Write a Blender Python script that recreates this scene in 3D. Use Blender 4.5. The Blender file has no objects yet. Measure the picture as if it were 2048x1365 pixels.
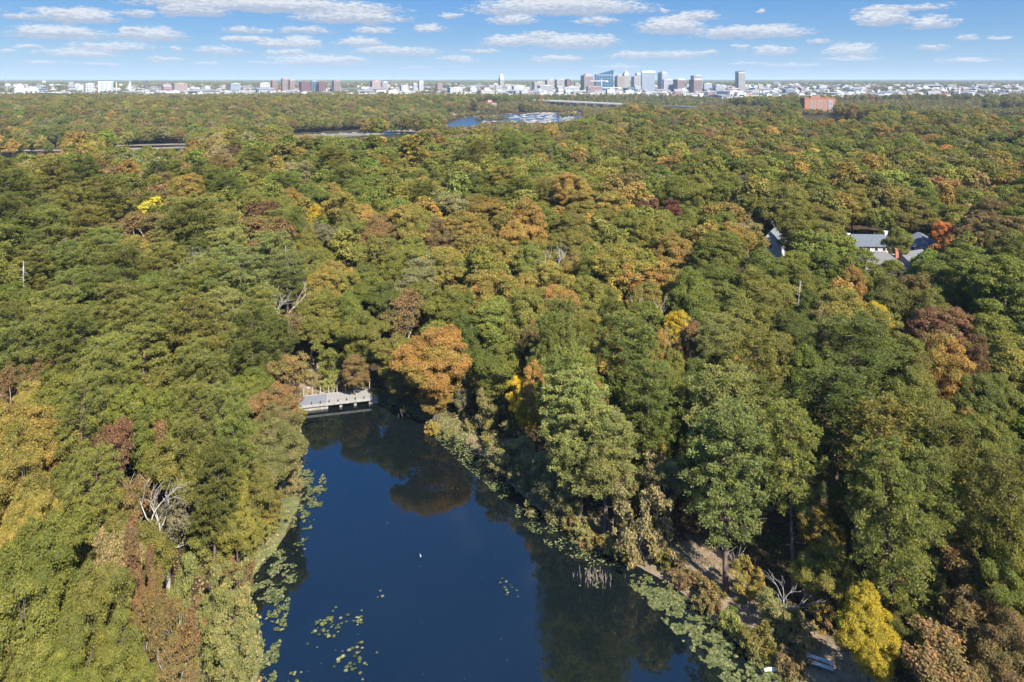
import bpy, math, random
import numpy as np
from math import radians, sin, cos, tan, atan2, asin, pi, sqrt, hypot

# ------------------------------------------------------------------ camera, sky, sun, exposure
SC = bpy.context.scene
COL = SC.collection
CAMZ = 62.0
PITCH = 0.0            # the photograph's verticals are upright: level camera, lens shifted down
PY0 = 160.5            # picture row of eye level
FPX = 1365.3
cam_d = bpy.data.cameras.new("camera")
cam = bpy.data.objects.new("camera", cam_d)
COL.objects.link(cam)
cam.location = (0, 0, CAMZ)
cam.rotation_euler = (radians(90) - PITCH, 0, 0)
cam_d.lens = 24.0
cam_d.sensor_width = 36.0
cam_d.shift_y = -(682.5 - PY0) / 2048.0
cam_d.clip_start = 0.5
cam_d.clip_end = 120000
SC.camera = cam

SUN_AZ = radians(151)      # clockwise from +Y (the view direction): right and behind the camera
SUN_EL = radians(43)
SUN_STRENGTH = 5.0
SKY_STRENGTH = 0.15
EXPOSURE = 1.26
HAZE = 6.0e-5

sun_d = bpy.data.lights.new("sun", 'SUN')
sun_d.energy = SUN_STRENGTH
sun_d.angle = radians(0.53)
sun_d.color = (1.0, 0.95, 0.86)
sun = bpy.data.objects.new("sun", sun_d)
COL.objects.link(sun)
sv = (sin(SUN_AZ) * cos(SUN_EL), cos(SUN_AZ) * cos(SUN_EL), sin(SUN_EL))
from mathutils import Vector
sun.rotation_euler = Vector(sv).to_track_quat('Z', 'Y').to_euler()

vs = SC.view_settings
vs.view_transform = 'Standard'
vs.look = 'None'
vs.gamma = 1.0
vs.use_curve_mapping = False
vs.exposure = EXPOSURE
cy = SC.cycles
cy.use_denoising = True
cy.denoiser = 'OPENIMAGEDENOISE'
cy.denoising_input_passes = 'RGB_ALBEDO_NORMAL'
cy.max_bounces = 5
cy.diffuse_bounces = 3
cy.glossy_bounces = 2
cy.transmission_bounces = 3
cy.transparent_max_bounces = 8
cy.volume_bounces = 0
cy.caustics_reflective = False
cy.caustics_refractive = False
cy.use_adaptive_sampling = True
cy.adaptive_threshold = 0.02
SC.render.use_persistent_data = False

# ------------------------------------------------------------------ pixel <-> place
CP, SP = cos(PITCH), sin(PITCH)
def ray(px, py):
    a = (px - 1024.0) / FPX
    b = -(py - PY0) / FPX
    return np.array((a, CP + b * SP, -SP + b * CP))
def proj(x, y, z):
    dz = z - CAMZ
    d = y * CP - dz * SP
    return 1024 + FPX * x / d, PY0 - FPX * (y * SP + dz * CP) / d, d
def on_z(px, py, z=0.0):
    r = ray(px, py)
    t = (z - CAMZ) / r[2]
    return r[0] * t, r[1] * t
def on_y(px, py, Y):
    r = ray(px, py)
    t = Y / r[1]
    return r[0] * t, Y, CAMZ + r[2] * t
def azel(px, py):
    r = ray(px, py)
    return math.degrees(atan2(r[0], r[1])), math.degrees(atan2(r[2], hypot(r[0], r[1])))

# ------------------------------------------------------------------ node helper
class NT:
    def __init__(s, tree):
        s.t = tree; s.n = tree.nodes; s.l = tree.links
    def set(s, sock, v):
        if v is None: return
        if isinstance(v, bpy.types.NodeSocket): s.l.new(v, sock)
        elif isinstance(v, (tuple, list)) and len(v) == 3 and sock.type == 'RGBA': sock.default_value = (*v, 1)
        else: sock.default_value = v
    def add(s, typ, ins=None, **kw):
        n = s.n.new(typ)
        for k, v in kw.items(): setattr(n, k, v)
        for k, v in (ins or {}).items(): s.set(n.inputs[k], v)
        return n
    def m(s, op, a, b=None, c=None, clamp=False):
        n = s.n.new('ShaderNodeMath'); n.operation = op; n.use_clamp = clamp
        s.set(n.inputs[0], a); s.set(n.inputs[1], b); s.set(n.inputs[2], c)
        return n.outputs[0]
    def v(s, op, a, b=None, c=None, scale=None):
        n = s.n.new('ShaderNodeVectorMath'); n.operation = op
        s.set(n.inputs[0], a); s.set(n.inputs[1], b)
        if c is not None: s.set(n.inputs[2], c)
        if scale is not None: s.set(n.inputs['Scale'], scale)
        return n.outputs['Value'] if op in ('DOT_PRODUCT', 'LENGTH', 'DISTANCE') else n.outputs[0]
    def mix(s, f, a, b, blend='MIX'):
        n = s.n.new('ShaderNodeMix'); n.data_type = 'RGBA'; n.blend_type = blend
        s.set(n.inputs[0], f); s.set(n.inputs[6], a); s.set(n.inputs[7], b)
        return n.outputs[2]
    def ramp(s, f, stops, interp='LINEAR'):
        n = s.n.new('ShaderNodeValToRGB'); n.color_ramp.interpolation = interp
        e = n.color_ramp.elements
        while len(e) > 1: e.remove(e[0])
        e[0].position = stops[0][0]; e[0].color = (*stops[0][1], 1)
        for p, c in stops[1:]:
            x = e.new(p); x.color = (*c, 1)
        s.set(n.inputs[0], f)
        return n.outputs[0]
    def sstep(s, x, a, b):
        n = s.n.new('ShaderNodeMapRange'); n.interpolation_type = 'SMOOTHSTEP'
        s.set(n.inputs[0], x); n.inputs[1].default_value = a; n.inputs[2].default_value = b
        return n.outputs[0]
    def noise(s, vec, scale, detail=4, rough=0.55, out=0, dim='3D', dist=0.0):
        n = s.n.new('ShaderNodeTexNoise'); n.noise_dimensions = dim
        s.set(n.inputs['Vector'], vec); n.inputs['Scale'].default_value = scale
        n.inputs['Detail'].default_value = detail; n.inputs['Roughness'].default_value = rough
        n.inputs['Distortion'].default_value = dist
        return n.outputs[out]

# ------------------------------------------------------------------ world: blue sky with flat-based cumulus
world = bpy.data.worlds.new("World")
SC.world = world
world.use_nodes = True
W = NT(world.node_tree)
W.n.clear()
sky = W.add('ShaderNodeTexSky', sky_type='NISHITA', sun_disc=False)
sky.sun_elevation = SUN_EL
sky.sun_rotation = SUN_AZ
sky.altitude = 60; sky.air_density = 1.0; sky.dust_density = 0.15; sky.ozone_density = 2.6
tc = W.add('ShaderNodeTexCoord')
D = W.v('NORMALIZE', tc.outputs['Generated'])
sep = W.add('ShaderNodeSeparateXYZ', {0: D})
dx, dy, dz = sep.outputs
RAD = 57.29578
az = W.m('MULTIPLY', W.m('ARCTAN2', dx, dy), RAD)
el = W.m('MULTIPLY', W.m('ARCSINE', dz), RAD)
tn = W.ramp(W.m('DIVIDE', el, 60.0, clamp=True), [(0, (0.50, 0.56, 0.63)), (.42, (0.04, 0.36, 0.70)), (.72, (0.14, 0.44, 0.76)), (1, (0.95, 1.0, 1.0))])
skycol = W.mix(1.0, sky.outputs[0], tn, 'MULTIPLY')
lowair = W.ramp(W.m('DIVIDE', el, 20.0, clamp=True), [(0, (1.06, 1.54, 1.92)), (.07, (.78, 1.32, 1.90)), (.17, (.47, 1.02, 1.80)), (.32, (.28, .82, 1.75)), (1, (.18, .66, 1.55))])
skycol = W.mix(W.m('MULTIPLY', W.sstep(el, 26.0, 8.0), 0.88), skycol, lowair)
hz = W.sstep(el, 5.0, 0.0)
# placed clouds near the horizon (centre x, base y, half width, height in picture units, weight)
CLOUDS = [(150,39,92,27,1),(118,72,98,25,1),(300,76,76,26,1),(160,111,90,17,.7),(228,97,95,16,.6),(382,27,68,22,1),
 (545,17,258,26,1.1),(702,41,112,25,1),(488,63,52,13,.6),(608,64,60,13,.6),(438,105,60,12,.7),(462,82,30,12,.6),
 (600,91,54,21,.9),(720,90,50,18,.9),(792,106,88,15,.8),(640,127,98,19,1),(572,108,48,12,.6),(424,130,24,9,.7),
 (1122,22,185,34,1.1),(1026,45,52,19,.8),(862,61,29,16,.7),(1020,88,62,20,.9),(1150,90,92,26,1),(914,121,45,12,.7),
 (1106,121,52,12,.7),(1340,60,72,30,1),(1395,36,48,16,.5),(1505,70,128,24,1),(1268,115,54,15,.8),(1362,114,62,17,.7),(1192,45,50,14,.5),
 (1545,105,46,15,.8),(1482,98,13,11,.6),(1704,107,62,25,.9),(1765,44,64,28,.9),(1862,52,50,24,.9),(1868,96,32,12,.7),
 (1934,80,26,11,.5),(1996,78,20,10,.4),(1940,122,64,8,.5),(352,102,14,13,.6),(1325,25,13,10,.5),(1524,24,14,9,.5),
 (1220,152,50,6,.3),(520,128,30,6,.3),(830,136,28,6,.3),(60,96,26,8,.4),(10,103,22,7,.4),(1800,20,110,14,.3),(1415,108,16,9,.5),
 (-120,60,110,26,1),(2180,60,110,26,1),(-60,20,70,22,.9),(2120,100,40,14,.7),(1700,120,70,6,.35),(90,128,60,7,.4),(265,62,30,10,.6),(505,82,34,11,.8),(690,122,44,12,.8),(745,64,40,12,.7),(330,120,40,7,.5),(960,104,40,9,.6),(1080,74,36,14,.8),(545,90,40,10,.8),(205,130,50,7,.4),(1640,86,30,8,.5),(1235,134,60,6,.4),(1580,132,60,6,.4),(270,30,40,12,.7),(30,34,30,10,.6),(900,34,26,9,.5),(1130,118,40,10,.6),(1500,128,50,6,.3)]
uv = W.add('ShaderNodeCombineXYZ', {0: az, 1: el, 2: 0.0}).outputs[0]
# noise is stretched sideways near the horizon, as a cloud layer seen edge-on is
nuv = W.v('MULTIPLY', uv, (0.55, 1.9, 1.0))
wn = W.noise(nuv, 1.0, 5, 0.58, out=1)
wsep = W.v('MULTIPLY', W.v('SUBTRACT', wn, (0.5, 0.5, 0.5)), (3.0, 0.85, 0.0))
wuv = W.v('ADD', uv, wsep)
acc = None
for (cx, by, hw, hh, wt) in CLOUDS:
    a0, e0 = azel(cx, by)
    hw *= 1.15; hh *= 1.05; wt = max(wt, .72) + .15
    a1, _ = azel(cx + hw, by)
    _, e1 = azel(cx, by - hh)
    ia, ie = 1.0 / (a1 - a0), 1.0 / (e1 - e0)
    n = W.n.new('ShaderNodeVectorMath'); n.operation = 'MULTIPLY_ADD'
    W.l.new(wuv, n.inputs[0]); n.inputs[1].default_value = (ia, ie, 0); n.inputs[2].default_value = (-a0 * ia, -e0 * ie, 1)
    p = n.outputs[0]
    q = W.v('MAXIMUM', p, W.v('MULTIPLY', p, (-1, -2.6, 0)))
    dd = W.v('DOT_PRODUCT', q, q)
    s_ = W.m('MULTIPLY', W.m('MAXIMUM', W.m('SUBTRACT', 2.0, dd), 0.0), wt)
    p2 = W.v('SCALE', p, scale=s_)
    acc = p2 if acc is None else W.v('ADD', acc, p2)
asep = W.add('ShaderNodeSeparateXYZ', {0: acc})
dens = asep.outputs[2]
shade = W.m('DIVIDE', asep.outputs[1], W.m('MAXIMUM', dens, 0.02))
fine = W.noise(nuv, 3.4, 6, 0.62)
fine_c = W.m('SUBTRACT', fine, 0.5)
dens2 = W.m('ADD', dens, W.m('MULTIPLY', fine_c, 1.9))
cov = W.m('MULTIPLY', W.sstep(dens2, 0.02, 0.80), W.sstep(dens, 0.0, 0.10))
shade2 = W.sstep(W.m('ADD', shade, W.m('MULTIPLY', fine_c, 1.7)), -0.15, 0.62)
ccol = W.mix(shade2, (1.25, 1.44, 1.80), (2.42, 2.46, 2.52))
ccol = W.mix(W.m('MULTIPLY', hz, 0.4), ccol, (1.85, 2.2, 2.5))
low = W.mix(W.m('MULTIPLY', cov, 0.90), skycol, ccol)
# everywhere else: the same kind of cloud layer seen from below, on a plane overhead
zc = W.m('MAXIMUM', dz, 0.02)
pl = W.v('DIVIDE', D, W.add('ShaderNodeCombineXYZ', {0: zc, 1: zc, 2: zc}).outputs[0])
hi = W.noise(W.v('MULTIPLY', pl, (1, 1, 0)), 1.15, 6, 0.55)
hcov = W.sstep(hi, 0.56, 0.68)
high = W.mix(W.m('MULTIPLY', hcov, 0.75), skycol, W.mix(W.sstep(hi, 0.6, 0.75), (2.6, 2.65, 2.7), (1.6, 1.85, 2.2)))
low_bg = W.add('ShaderNodeBackground', {0: low, 1: SKY_STRENGTH})
high_bg = W.add('ShaderNodeBackground', {0: high, 1: SKY_STRENGTH})
inlow = W.m('MULTIPLY', W.m('MULTIPLY', W.m('LESS_THAN', el, 8.0), W.m('GREATER_THAN', el, -0.5)),
            W.m('LESS_THAN', W.m('ABSOLUTE', az), 48.0))
wm = W.add('ShaderNodeMixShader', {0: inlow, 1: high_bg.outputs[0], 2: low_bg.outputs[0]})
W.add('ShaderNodeOutputWorld', {0: wm.outputs[0]})
world.cycles.sampling_method = 'MANUAL'
world.cycles.sample_map_resolution = 512

# ------------------------------------------------------------------ mesh + object helpers
def mesh_np(name, V, F, smooth=False, mat=None, mats=None, mi=None):
    """V (n,3), F (m,k) with one k, or a list of such arrays"""
    me = bpy.data.meshes.new(name)
    V = np.asarray(V, dtype=np.float32)
    Fs = F if (isinstance(F, list) and isinstance(F[0], np.ndarray)) else [F]
    Fs = [np.asarray(f, dtype=np.int32) for f in Fs if len(f)]
    tot = sum(len(f) for f in Fs)
    loops = np.concatenate([f.ravel() for f in Fs])
    cnt = np.concatenate([np.full(len(f), f.shape[1], dtype=np.int32) for f in Fs])
    st = np.concatenate([[0], np.cumsum(cnt)[:-1]]).astype(np.int32)
    me.vertices.add(len(V)); me.vertices.foreach_set("co", V.ravel())
    me.loops.add(len(loops)); me.loops.foreach_set("vertex_index", loops)
    me.polygons.add(tot); me.polygons.foreach_set("loop_start", st)
    if smooth: me.polygons.foreach_set("use_smooth", np.ones(tot, dtype=bool))
    else: me.polygons.foreach_set("use_smooth", np.zeros(tot, dtype=bool))
    if mats:
        for m_ in mats: me.materials.append(m_)
        if mi is not None: me.polygons.foreach_set("material_index", np.asarray(mi, dtype=np.int32))
    elif mat: me.materials.append(mat)
    me.update(calc_edges=True)
    return me
def link(name, data, parent=None, loc=None, rotz=None, **props):
    o = bpy.data.objects.new(name, data)
    COL.objects.link(o)
    if parent is not None: o.parent = parent
    if loc is not None: o.location = loc
    if rotz is not None: o.rotation_euler = (0, 0, rotz)
    for k, v_ in props.items():
        if v_ is not None: o[k] = v_
    return o
class MB:
    """collects simple solids into one mesh"""
    def __init__(s): s.V = []; s.F4 = []; s.F3 = []; s.M4 = []; s.M3 = []; s.n = 0
    def raw(s, V, F4=(), F3=(), m=0):
        V = np.asarray(V, float)
        if len(F4): s.F4.append(np.asarray(F4) + s.n); s.M4 += [m] * len(F4)
        if len(F3): s.F3.append(np.asarray(F3) + s.n); s.M3 += [m] * len(F3)
        s.V.append(V); s.n += len(V)
    def box(s, c, d, rz=0.0, m=0, top=1.0):
        x, y, z = d[0] / 2, d[1] / 2, d[2] / 2
        P = np.array([(-x, -y, -z), (x, -y, -z), (x, y, -z), (-x, y, -z), (-x * top, -y * top, z), (x * top, -y * top, z), (x * top, y * top, z), (-x * top, y * top, z)])
        if rz:
            R = np.array([(cos(rz), -sin(rz), 0), (sin(rz), cos(rz), 0), (0, 0, 1)])
            P = P @ R.T
        s.raw(P + np.array(c), [(3, 2, 1, 0), (4, 5, 6, 7), (0, 1, 5, 4), (1, 2, 6, 5), (2, 3, 7, 6), (3, 0, 4, 7)], m=m)
    def tube(s, pts, rad, n=6, m=0, cap=True):
        pts = np.asarray(pts, float); k = len(pts)
        rad = np.broadcast_to(np.asarray(rad, float), (k,))
        t = np.gradient(pts, axis=0); t /= np.linalg.norm(t, axis=1)[:, None] + 1e-9
        ref = np.array((0.31, 0.17, 0.94)) if abs(t[0][2]) < 0.9 else np.array((1.0, 0.1, 0.0))
        u = np.cross(t, ref); u /= np.linalg.norm(u, axis=1)[:, None] + 1e-9
        w = np.cross(t, u)
        a = np.arange(n) * 2 * pi / n
        V = (pts[:, None, :] + rad[:, None, None] * (np.cos(a)[None, :, None] * u[:, None, :] + np.sin(a)[None, :, None] * w[:, None, :])).reshape(-1, 3)
        F = []
        for i in range(k - 1):
            for j in range(n):
                j2 = (j + 1) % n
                F.append((i * n + j, i * n + j2, (i + 1) * n + j2, (i + 1) * n + j))
        T = []
        if cap:
            for j in range(1, n - 1): T.append((0, j + 1, j)); T.append(((k - 1) * n, (k - 1) * n + j, (k - 1) * n + j + 1))
        s.raw(V, F, T, m=m)
    def mesh(s, name, mats, smooth=False):
        Fs = []; mi = []
        if s.F4: Fs.append(np.concatenate(s.F4)); mi += s.M4
        if s.F3: Fs.append(np.concatenate(s.F3)); mi += s.M3
        if not isinstance(mats, (list, tuple)): mats = [mats]
        return mesh_np(name, np.concatenate(s.V), Fs, smooth=smooth, mats=mats, mi=mi)

def principled(name, base, rough=0.8, spec=0.3, metal=0.0):
    m = bpy.data.materials.new(name); m.use_nodes = True
    T = NT(m.node_tree); b = T.n['Principled BSDF']
    b.inputs['Roughness'].default_value = rough
    b.inputs['Specular IOR Level'].default_value = spec
    b.inputs['Metallic'].default_value = metal
    if not callable(base): T.set(b.inputs['Base Color'], base)
    return m, T, b
def plain(name, c, var=0.25, scale=1.5, rough=0.8, spec=0.3, metal=0.0, obj=True):
    """a colour with weathering noise"""
    m, T, b = principled(name, c, rough, spec, metal)
    t = T.add('ShaderNodeTexCoord')
    nz = T.noise(t.outputs['Object'], scale, 5, 0.65)
    f = T.sstep(nz, 0.3, 0.72)
    c0 = tuple(x * (1 - var) for x in c); c1 = tuple(min(1, x * (1 + var * 0.6)) for x in c)
    T.set(b.inputs['Base Color'], T.mix(f, c0, c1))
    return m
_mc = {}
def pcol(c, **kw):
    k = (tuple(round(x, 3) for x in c), tuple(sorted(kw.items())))
    if k not in _mc: _mc[k] = plain("paint", c, **kw)
    return _mc[k]

rng = np.random.default_rng(7)
random.seed(7)
def vnoise(x, y, sc, seed=0):
    """cheap smooth value noise on arrays"""
    x = np.asarray(x, float) / sc + seed * 17.13; y = np.asarray(y, float) / sc - seed * 9.7
    xi = np.floor(x); yi = np.floor(y); fx = x - xi; fy = y - yi
    fx = fx * fx * (3 - 2 * fx); fy = fy * fy * (3 - 2 * fy)
    def h(a, b):
        v = np.sin(a * 127.1 + b * 311.7 + seed * 3.3) * 43758.5453
        return v - np.floor(v)
    return (h(xi, yi) * (1 - fx) + h(xi + 1, yi) * fx) * (1 - fy) + (h(xi, yi + 1) * (1 - fx) + h(xi + 1, yi + 1) * fx) * fy
def smooth(x, a, b):
    t = np.clip((np.asarray(x, float) - a) / (b - a), 0, 1)
    return t * t * (3 - 2 * t)
def sdf(poly, x, y):
    """signed distance to a closed polygon, negative inside"""
    x = np.asarray(x, float); y = np.asarray(y, float)
    d = np.full(x.shape, 1e18); s = np.ones(x.shape)
    n = len(poly)
    for i in range(n):
        ax, ay = poly[i]; bx_, by_ = poly[i - 1]
        ex, ey = bx_ - ax, by_ - ay
        wx, wy = x - ax, y - ay
        t = np.clip((wx * ex + wy * ey) / (ex * ex + ey * ey + 1e-12), 0, 1)
        d = np.minimum(d, (wx - ex * t) ** 2 + (wy - ey * t) ** 2)
        c1 = y >= ay; c2 = y < by_; c3 = ex * wy > ey * wx
        s = np.where((c1 & c2 & c3) | (~c1 & ~c2 & ~c3), -s, s)
    return s * np.sqrt(d)
def dist_line(line, x, y):
    x = np.asarray(x, float); y = np.asarray(y, float)
    d = np.full(x.shape, 1e18)
    for (ax, ay), (bx_, by_) in zip(line[:-1], line[1:]):
        ex, ey = bx_ - ax, by_ - ay
        wx, wy = x - ax, y - ay
        t = np.clip((wx * ex + wy * ey) / (ex * ex + ey * ey), 0, 1)
        d = np.minimum(d, (wx - ex * t) ** 2 + (wy - ey * t) ** 2)
    return np.sqrt(d)

# ------------------------------------------------------------------ the lie of the land
POND_PX = [(520,1365),(528,1290),(518,1235),(492,1200),(500,1160),(548,1105),(590,1045),(602,1000),(606,950),(600,900),(604,850),(606,826),
           (640,814),(748,803),(790,812),(840,840),(880,860),(935,888),(985,930),(1025,975),(1065,1010),(1120,1052),(1185,1085),(1245,1118),(1290,1142),
           (1345,1172),(1405,1222),(1475,1288),(1545,1338),(1600,1376)]
POND = [on_z(*p) for p in POND_PX] + [(41, 45), (50, 25), (62, -10), (60, -60), (-38, -60), (-36, 0), (-31, 38)]
RZ = -8.0
RIVER_PX = [(888,264),(893,248),(925,236),(965,231),(1010,229),(1090,226),(1160,224),(1172,232),(1158,246),(1120,256),(1040,262),(960,266)]
RIVER = [on_z(*p, RZ) for p in RIVER_PX]
ARM1 = [on_z(*p, RZ) for p in [(-80,318),(60,312),(128,310),(134,303),(60,303),(-80,306)]]
ARM2 = [on_z(*p, RZ) for p in [(380,305),(640,283),(900,264),(960,262),(900,256),(760,262),(640,268),(560,273),(380,290),(250,298),(150,302),(150,308)]]
VALLEY = [(-1500, 250), (-900, 440), (-454, 655), (-218, 870), (30, 1150), (240, 1520), (800, 1850), (2500, 2300)]
def terrain(x, y):
    x = np.asarray(x, float); y = np.asarray(y, float)
    d = sdf(POND, x, y)
    near = np.where(d < 0, np.maximum(d * 0.35, -1.8), 0.02 + 0.55 * (1 - np.exp(-np.maximum(d, 0) / 2.2)))
    rise = 7.5 * smooth(d, 14, 150) + 2.6 * smooth(d, 4, 40) * vnoise(x, y, 46, 1)
    # the creek mouth behind the footbridge lies lower
    creek = np.exp(-((x + 34) / 14) ** 2) * smooth(y, 128, 150) * (1 - smooth(y, 300, 420))
    z = near + rise * (1 - 0.75 * creek)
    z += 5 * (vnoise(x, y, 240, 3) - 0.5) * smooth(d, 60, 240) * (1 - smooth(y, 1950, 2700))
    dv = dist_line(VALLEY, x, y)
    v = 1 - smooth(dv, 120, 290)
    z = z * (1 - v) + v * (RZ + 1.1 + 0.8 * vnoise(x, y, 40, 5))
    dr = np.minimum(np.minimum(sdf(RIVER, x, y), sdf(ARM1, x, y)), sdf(ARM2, x, y))
    z = np.where(dr < 14, np.minimum(z, RZ + np.clip(dr * 0.10, -1.5, 3) + 0.15), z)
    # the city stands on rising ground; beyond it level land with a few faint swells to the horizon
    z += 22 * smooth(y, 2020, 3650)
    z += 26 * smooth(y, 6000, 22000) * vnoise(x, y, 5200, 8)
    return z
def tz(x, y): return float(terrain(np.array([x]), np.array([y]))[0])
def on_ground(px, py, h=0.0):
    """where the ray through a picture point is h above the ground"""
    r = ray(px, py)
    t = 20.0
    ts = np.concatenate([np.arange(30, 500, 0.6), np.geomspace(500, 9000, 1500)])
    X = r[0] * ts; Y = r[1] * ts; Z = CAMZ + r[2] * ts
    g = terrain(X, Y) + h
    k = np.argmax(Z < g)
    if not (Z < g).any(): k = len(ts) - 1
    return float(X[k]), float(Y[k]), float(ts[k])
# ------------------------------------------------------------------ ground
def axis(lo, hi, step, far, growth=1.09):
    a = list(np.arange(lo, hi + step, step))
    s = step; r = []; x = a[-1]
    while x < far: s *= growth; x += s; r.append(x)
    s = step; l = []; x = a[0]
    while x > -far: s *= growth; x -= s; l.append(x)
    return np.array(l[::-1] + a + r)
gx = axis(-66, 92, 1.15, 30000, 1.075)
gy_ = np.arange(-60, 172, 1.15)
s_ = 1.15; x_ = gy_[-1]; r_ = []
while x_ < 45000: s_ = min(s_ * 1.06, max(14, x_ * 0.03)); x_ += s_; r_.append(x_)
gy = np.concatenate([[-1500, -600, -300, -180, -120, -90, -72], gy_, r_])
GX, GY = np.meshgrid(gx, gy)
gx_f, gy_f = GX.ravel(), GY.ravel()
GZ = terrain(gx_f, gy_f)
nx_, ny_ = len(gx), len(gy)
ii = np.arange((nx_) * (ny_)).reshape(ny_, nx_)
Fg = np.stack([ii[:-1, :-1], ii[:-1, 1:], ii[1:, 1:], ii[1:, :-1]], -1).reshape(-1, 4)
gme = mesh_np("ground", np.stack([gx_f, gy_f, GZ], 1), Fg, smooth=True)
# what covers the ground where: r bare dirt, g grass, b open city land
dP = sdf(POND, gx_f, gy_f)
right = (gx_f > -8)
PATH_PX = [(1010,905),(1075,975),(1130,1050),(1210,1090),(1300,1105),(1375,1130),(1440,1175),(1500,1235),(1560,1290),(1640,1335),(1720,1390)]
PATH = [on_z(*p, 0.7) for p in PATH_PX] + [(64, 30), (80, -20)]
dPath = dist_line(PATH, gx_f, gy_f)
dirt = np.clip(1.15 - dPath / 7.5, 0, 1) * right
dirt = np.maximum(dirt, np.where(right & (dP > 0) & (dP < 14), 0.55 * (1 - dP / 16), 0))
LEFTP = [on_z(*p, 0.7) for p in [(596,955),(578,1030),(548,1085),(505,1130)]]
grass = np.where((dP > 0) & (dP < 5.5), 1.0 - dP / 7, 0) * np.where(right, 0.55, 1.0)
dirt = np.maximum(dirt, np.where(~right, np.clip(1 - dist_line([on_z(*p, 0.7) for p in [(562,1030),(556,1062),(545,1078)]], gx_f, gy_f) / 1.7, 0, 1), 0))
CREEK = [on_z(*p, 0.7) for p in [(668,785),(655,762),(640,748)]]
scree = np.clip(1.2 - dist_line(CREEK, gx_f, gy_f) / 9, 0, 1)
dirt = np.maximum(dirt, scree)
city = smooth(gy_f, 1900, 2250) * (1 - smooth(gy_f, 5200, 8500))
drv = np.minimum(sdf(RIVER, gx_f, gy_f), np.minimum(sdf(ARM1, gx_f, gy_f), sdf(ARM2, gx_f, gy_f)))
bar = np.where(drv < 4, .6, 0) * (vnoise(gx_f, gy_f, 60, 14) > .5)
ca = gme.color_attributes.new("cover", 'FLOAT_COLOR', 'POINT')
ca.data.foreach_set("color", np.stack([np.maximum(dirt, bar * .9), grass, city, np.ones_like(dirt)], 1).astype(np.float32).ravel())
gm, T, b = principled("forest_floor", None, 0.95, 0.1)
geo = T.add('ShaderNodeNewGeometry')
P_ = geo.outputs['Position']
n1 = T.noise(P_, 0.9, 6, 0.7); n2 = T.noise(P_, 0.16, 4, 0.6); n3 = T.noise(P_, 5.0, 3, 0.7); nfar = T.noise(P_, 0.008, 5, 0.65)
litter = T.ramp(n1, [(.25, (.020, .016, .008)), (.5, (.055, .036, .018)), (.75, (.10, .060, .030))])
litter = T.mix(T.sstep(n2, .45, .62), litter, (.030, .036, .012))
dirtc = T.ramp(n1, [(.3, (.13, .095, .06)), (.55, (.23, .18, .125)), (.8, (.34, .28, .21))])
leafy = T.mix(T.sstep(n3, .52, .62), dirtc, (.17, .085, .035))
grassc = T.ramp(n1, [(.3, (.07, .075, .03)), (.55, (.13, .135, .05)), (.75, (.20, .18, .09))])
att = T.add('ShaderNodeAttribute', attribute_name="cover"); asep = T.add('ShaderNodeSeparateColor', {0: att.outputs['Color']})
fd = T.sstep(T.m('ADD', asep.outputs[0], T.m('MULTIPLY', T.m('SUBTRACT', n2, .5), 1.3)), .38, .62)
fg = T.sstep(T.m('ADD', asep.outputs[1], T.m('MULTIPLY', T.m('SUBTRACT', n1, .5), .8)), .35, .6)
c_ = T.mix(fd, litter, T.mix(T.sstep(n2, .35, .6), dirtc, leafy))
c_ = T.mix(fg, c_, grassc)
cityc = T.ramp(nfar, [(.35, (.05, .065, .03)), (.5, (.12, .12, .09)), (.62, (.24, .23, .21)), (.7, (.07, .08, .04))])
c_ = T.mix(asep.outputs[2], c_, cityc)
sy_ = T.add('ShaderNodeSeparateXYZ', {0: P_}).outputs[1]
c_ = T.mix(T.sstep(sy_, 6500, 9500), c_, T.ramp(nfar, [(.3, (.018, .030, .014)), (.7, (.040, .055, .024))]))
T.set(b.inputs['Base Color'], c_)
bp = T.add('ShaderNodeBump', {'Strength': 0.5, 'Distance': 0.25, 'Height': n1}); T.l.new(bp.outputs[0], b.inputs['Normal'])
gme.materials.append(gm)
link("ground", gme, kind="structure")

# ------------------------------------------------------------------ water
wm_, T, b = principled("pond_water", (.0035, .0085, .0125), 0.03, 1.0)
b.inputs['IOR'].default_value = 1.56
geo = T.add('ShaderNodeNewGeometry')
wn1 = T.noise(T.v('MULTIPLY', geo.outputs['Position'], (1.0, 1.0, 1.0)), 1.1, 3, 0.6)
wn2 = T.noise(geo.outputs['Position'], 0.10, 3, 0.5)
b_ = T.add('ShaderNodeBump', {'Strength': 0.10, 'Distance': 0.02, 'Height': wn1}); T.l.new(b_.outputs[0], b.inputs['Normal'])
T.set(b.inputs['Roughness'], T.m('ADD', 0.02, T.m('MULTIPLY', T.sstep(wn2, .45, .65), 0.05)))
T.set(b.inputs['Base Color'], T.mix(wn2, (.003, .0055, .006), (.006, .009, .009)))
px0, px1, py0, py1 = -60, 86, -70, 170
wp = mesh_np("pond_water", [(px0, py0, 0), (px1, py0, 0), (px1, py1, 0), (px0, py1, 0)], [(0, 1, 2, 3)], mat=wm_)
link("pond_water", wp, kind="structure")
rv, T, b = principled("river_water", (.03, .045, .06), 0.28, 0.5)
geo = T.add('ShaderNodeNewGeometry')
r1 = T.noise(T.v('MULTIPLY', geo.outputs['Position'], (1, .35, 1)), 0.09, 5, 0.65)
b_ = T.add('ShaderNodeBump', {'Strength': 0.6, 'Distance': 1.2, 'Height': r1}); T.l.new(b_.outputs[0], b.inputs['Normal'])
T.set(b.inputs['Base Color'], T.mix(T.sstep(r1, .58, .68), (.020, .050, .095), (.15, .19, .23)))
rme = mesh_np("river_water", [(-2600, 250, RZ), (2600, 250, RZ), (2600, 2700, RZ), (-2600, 2700, RZ)], [(0, 1, 2, 3)], mat=rv)
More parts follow.
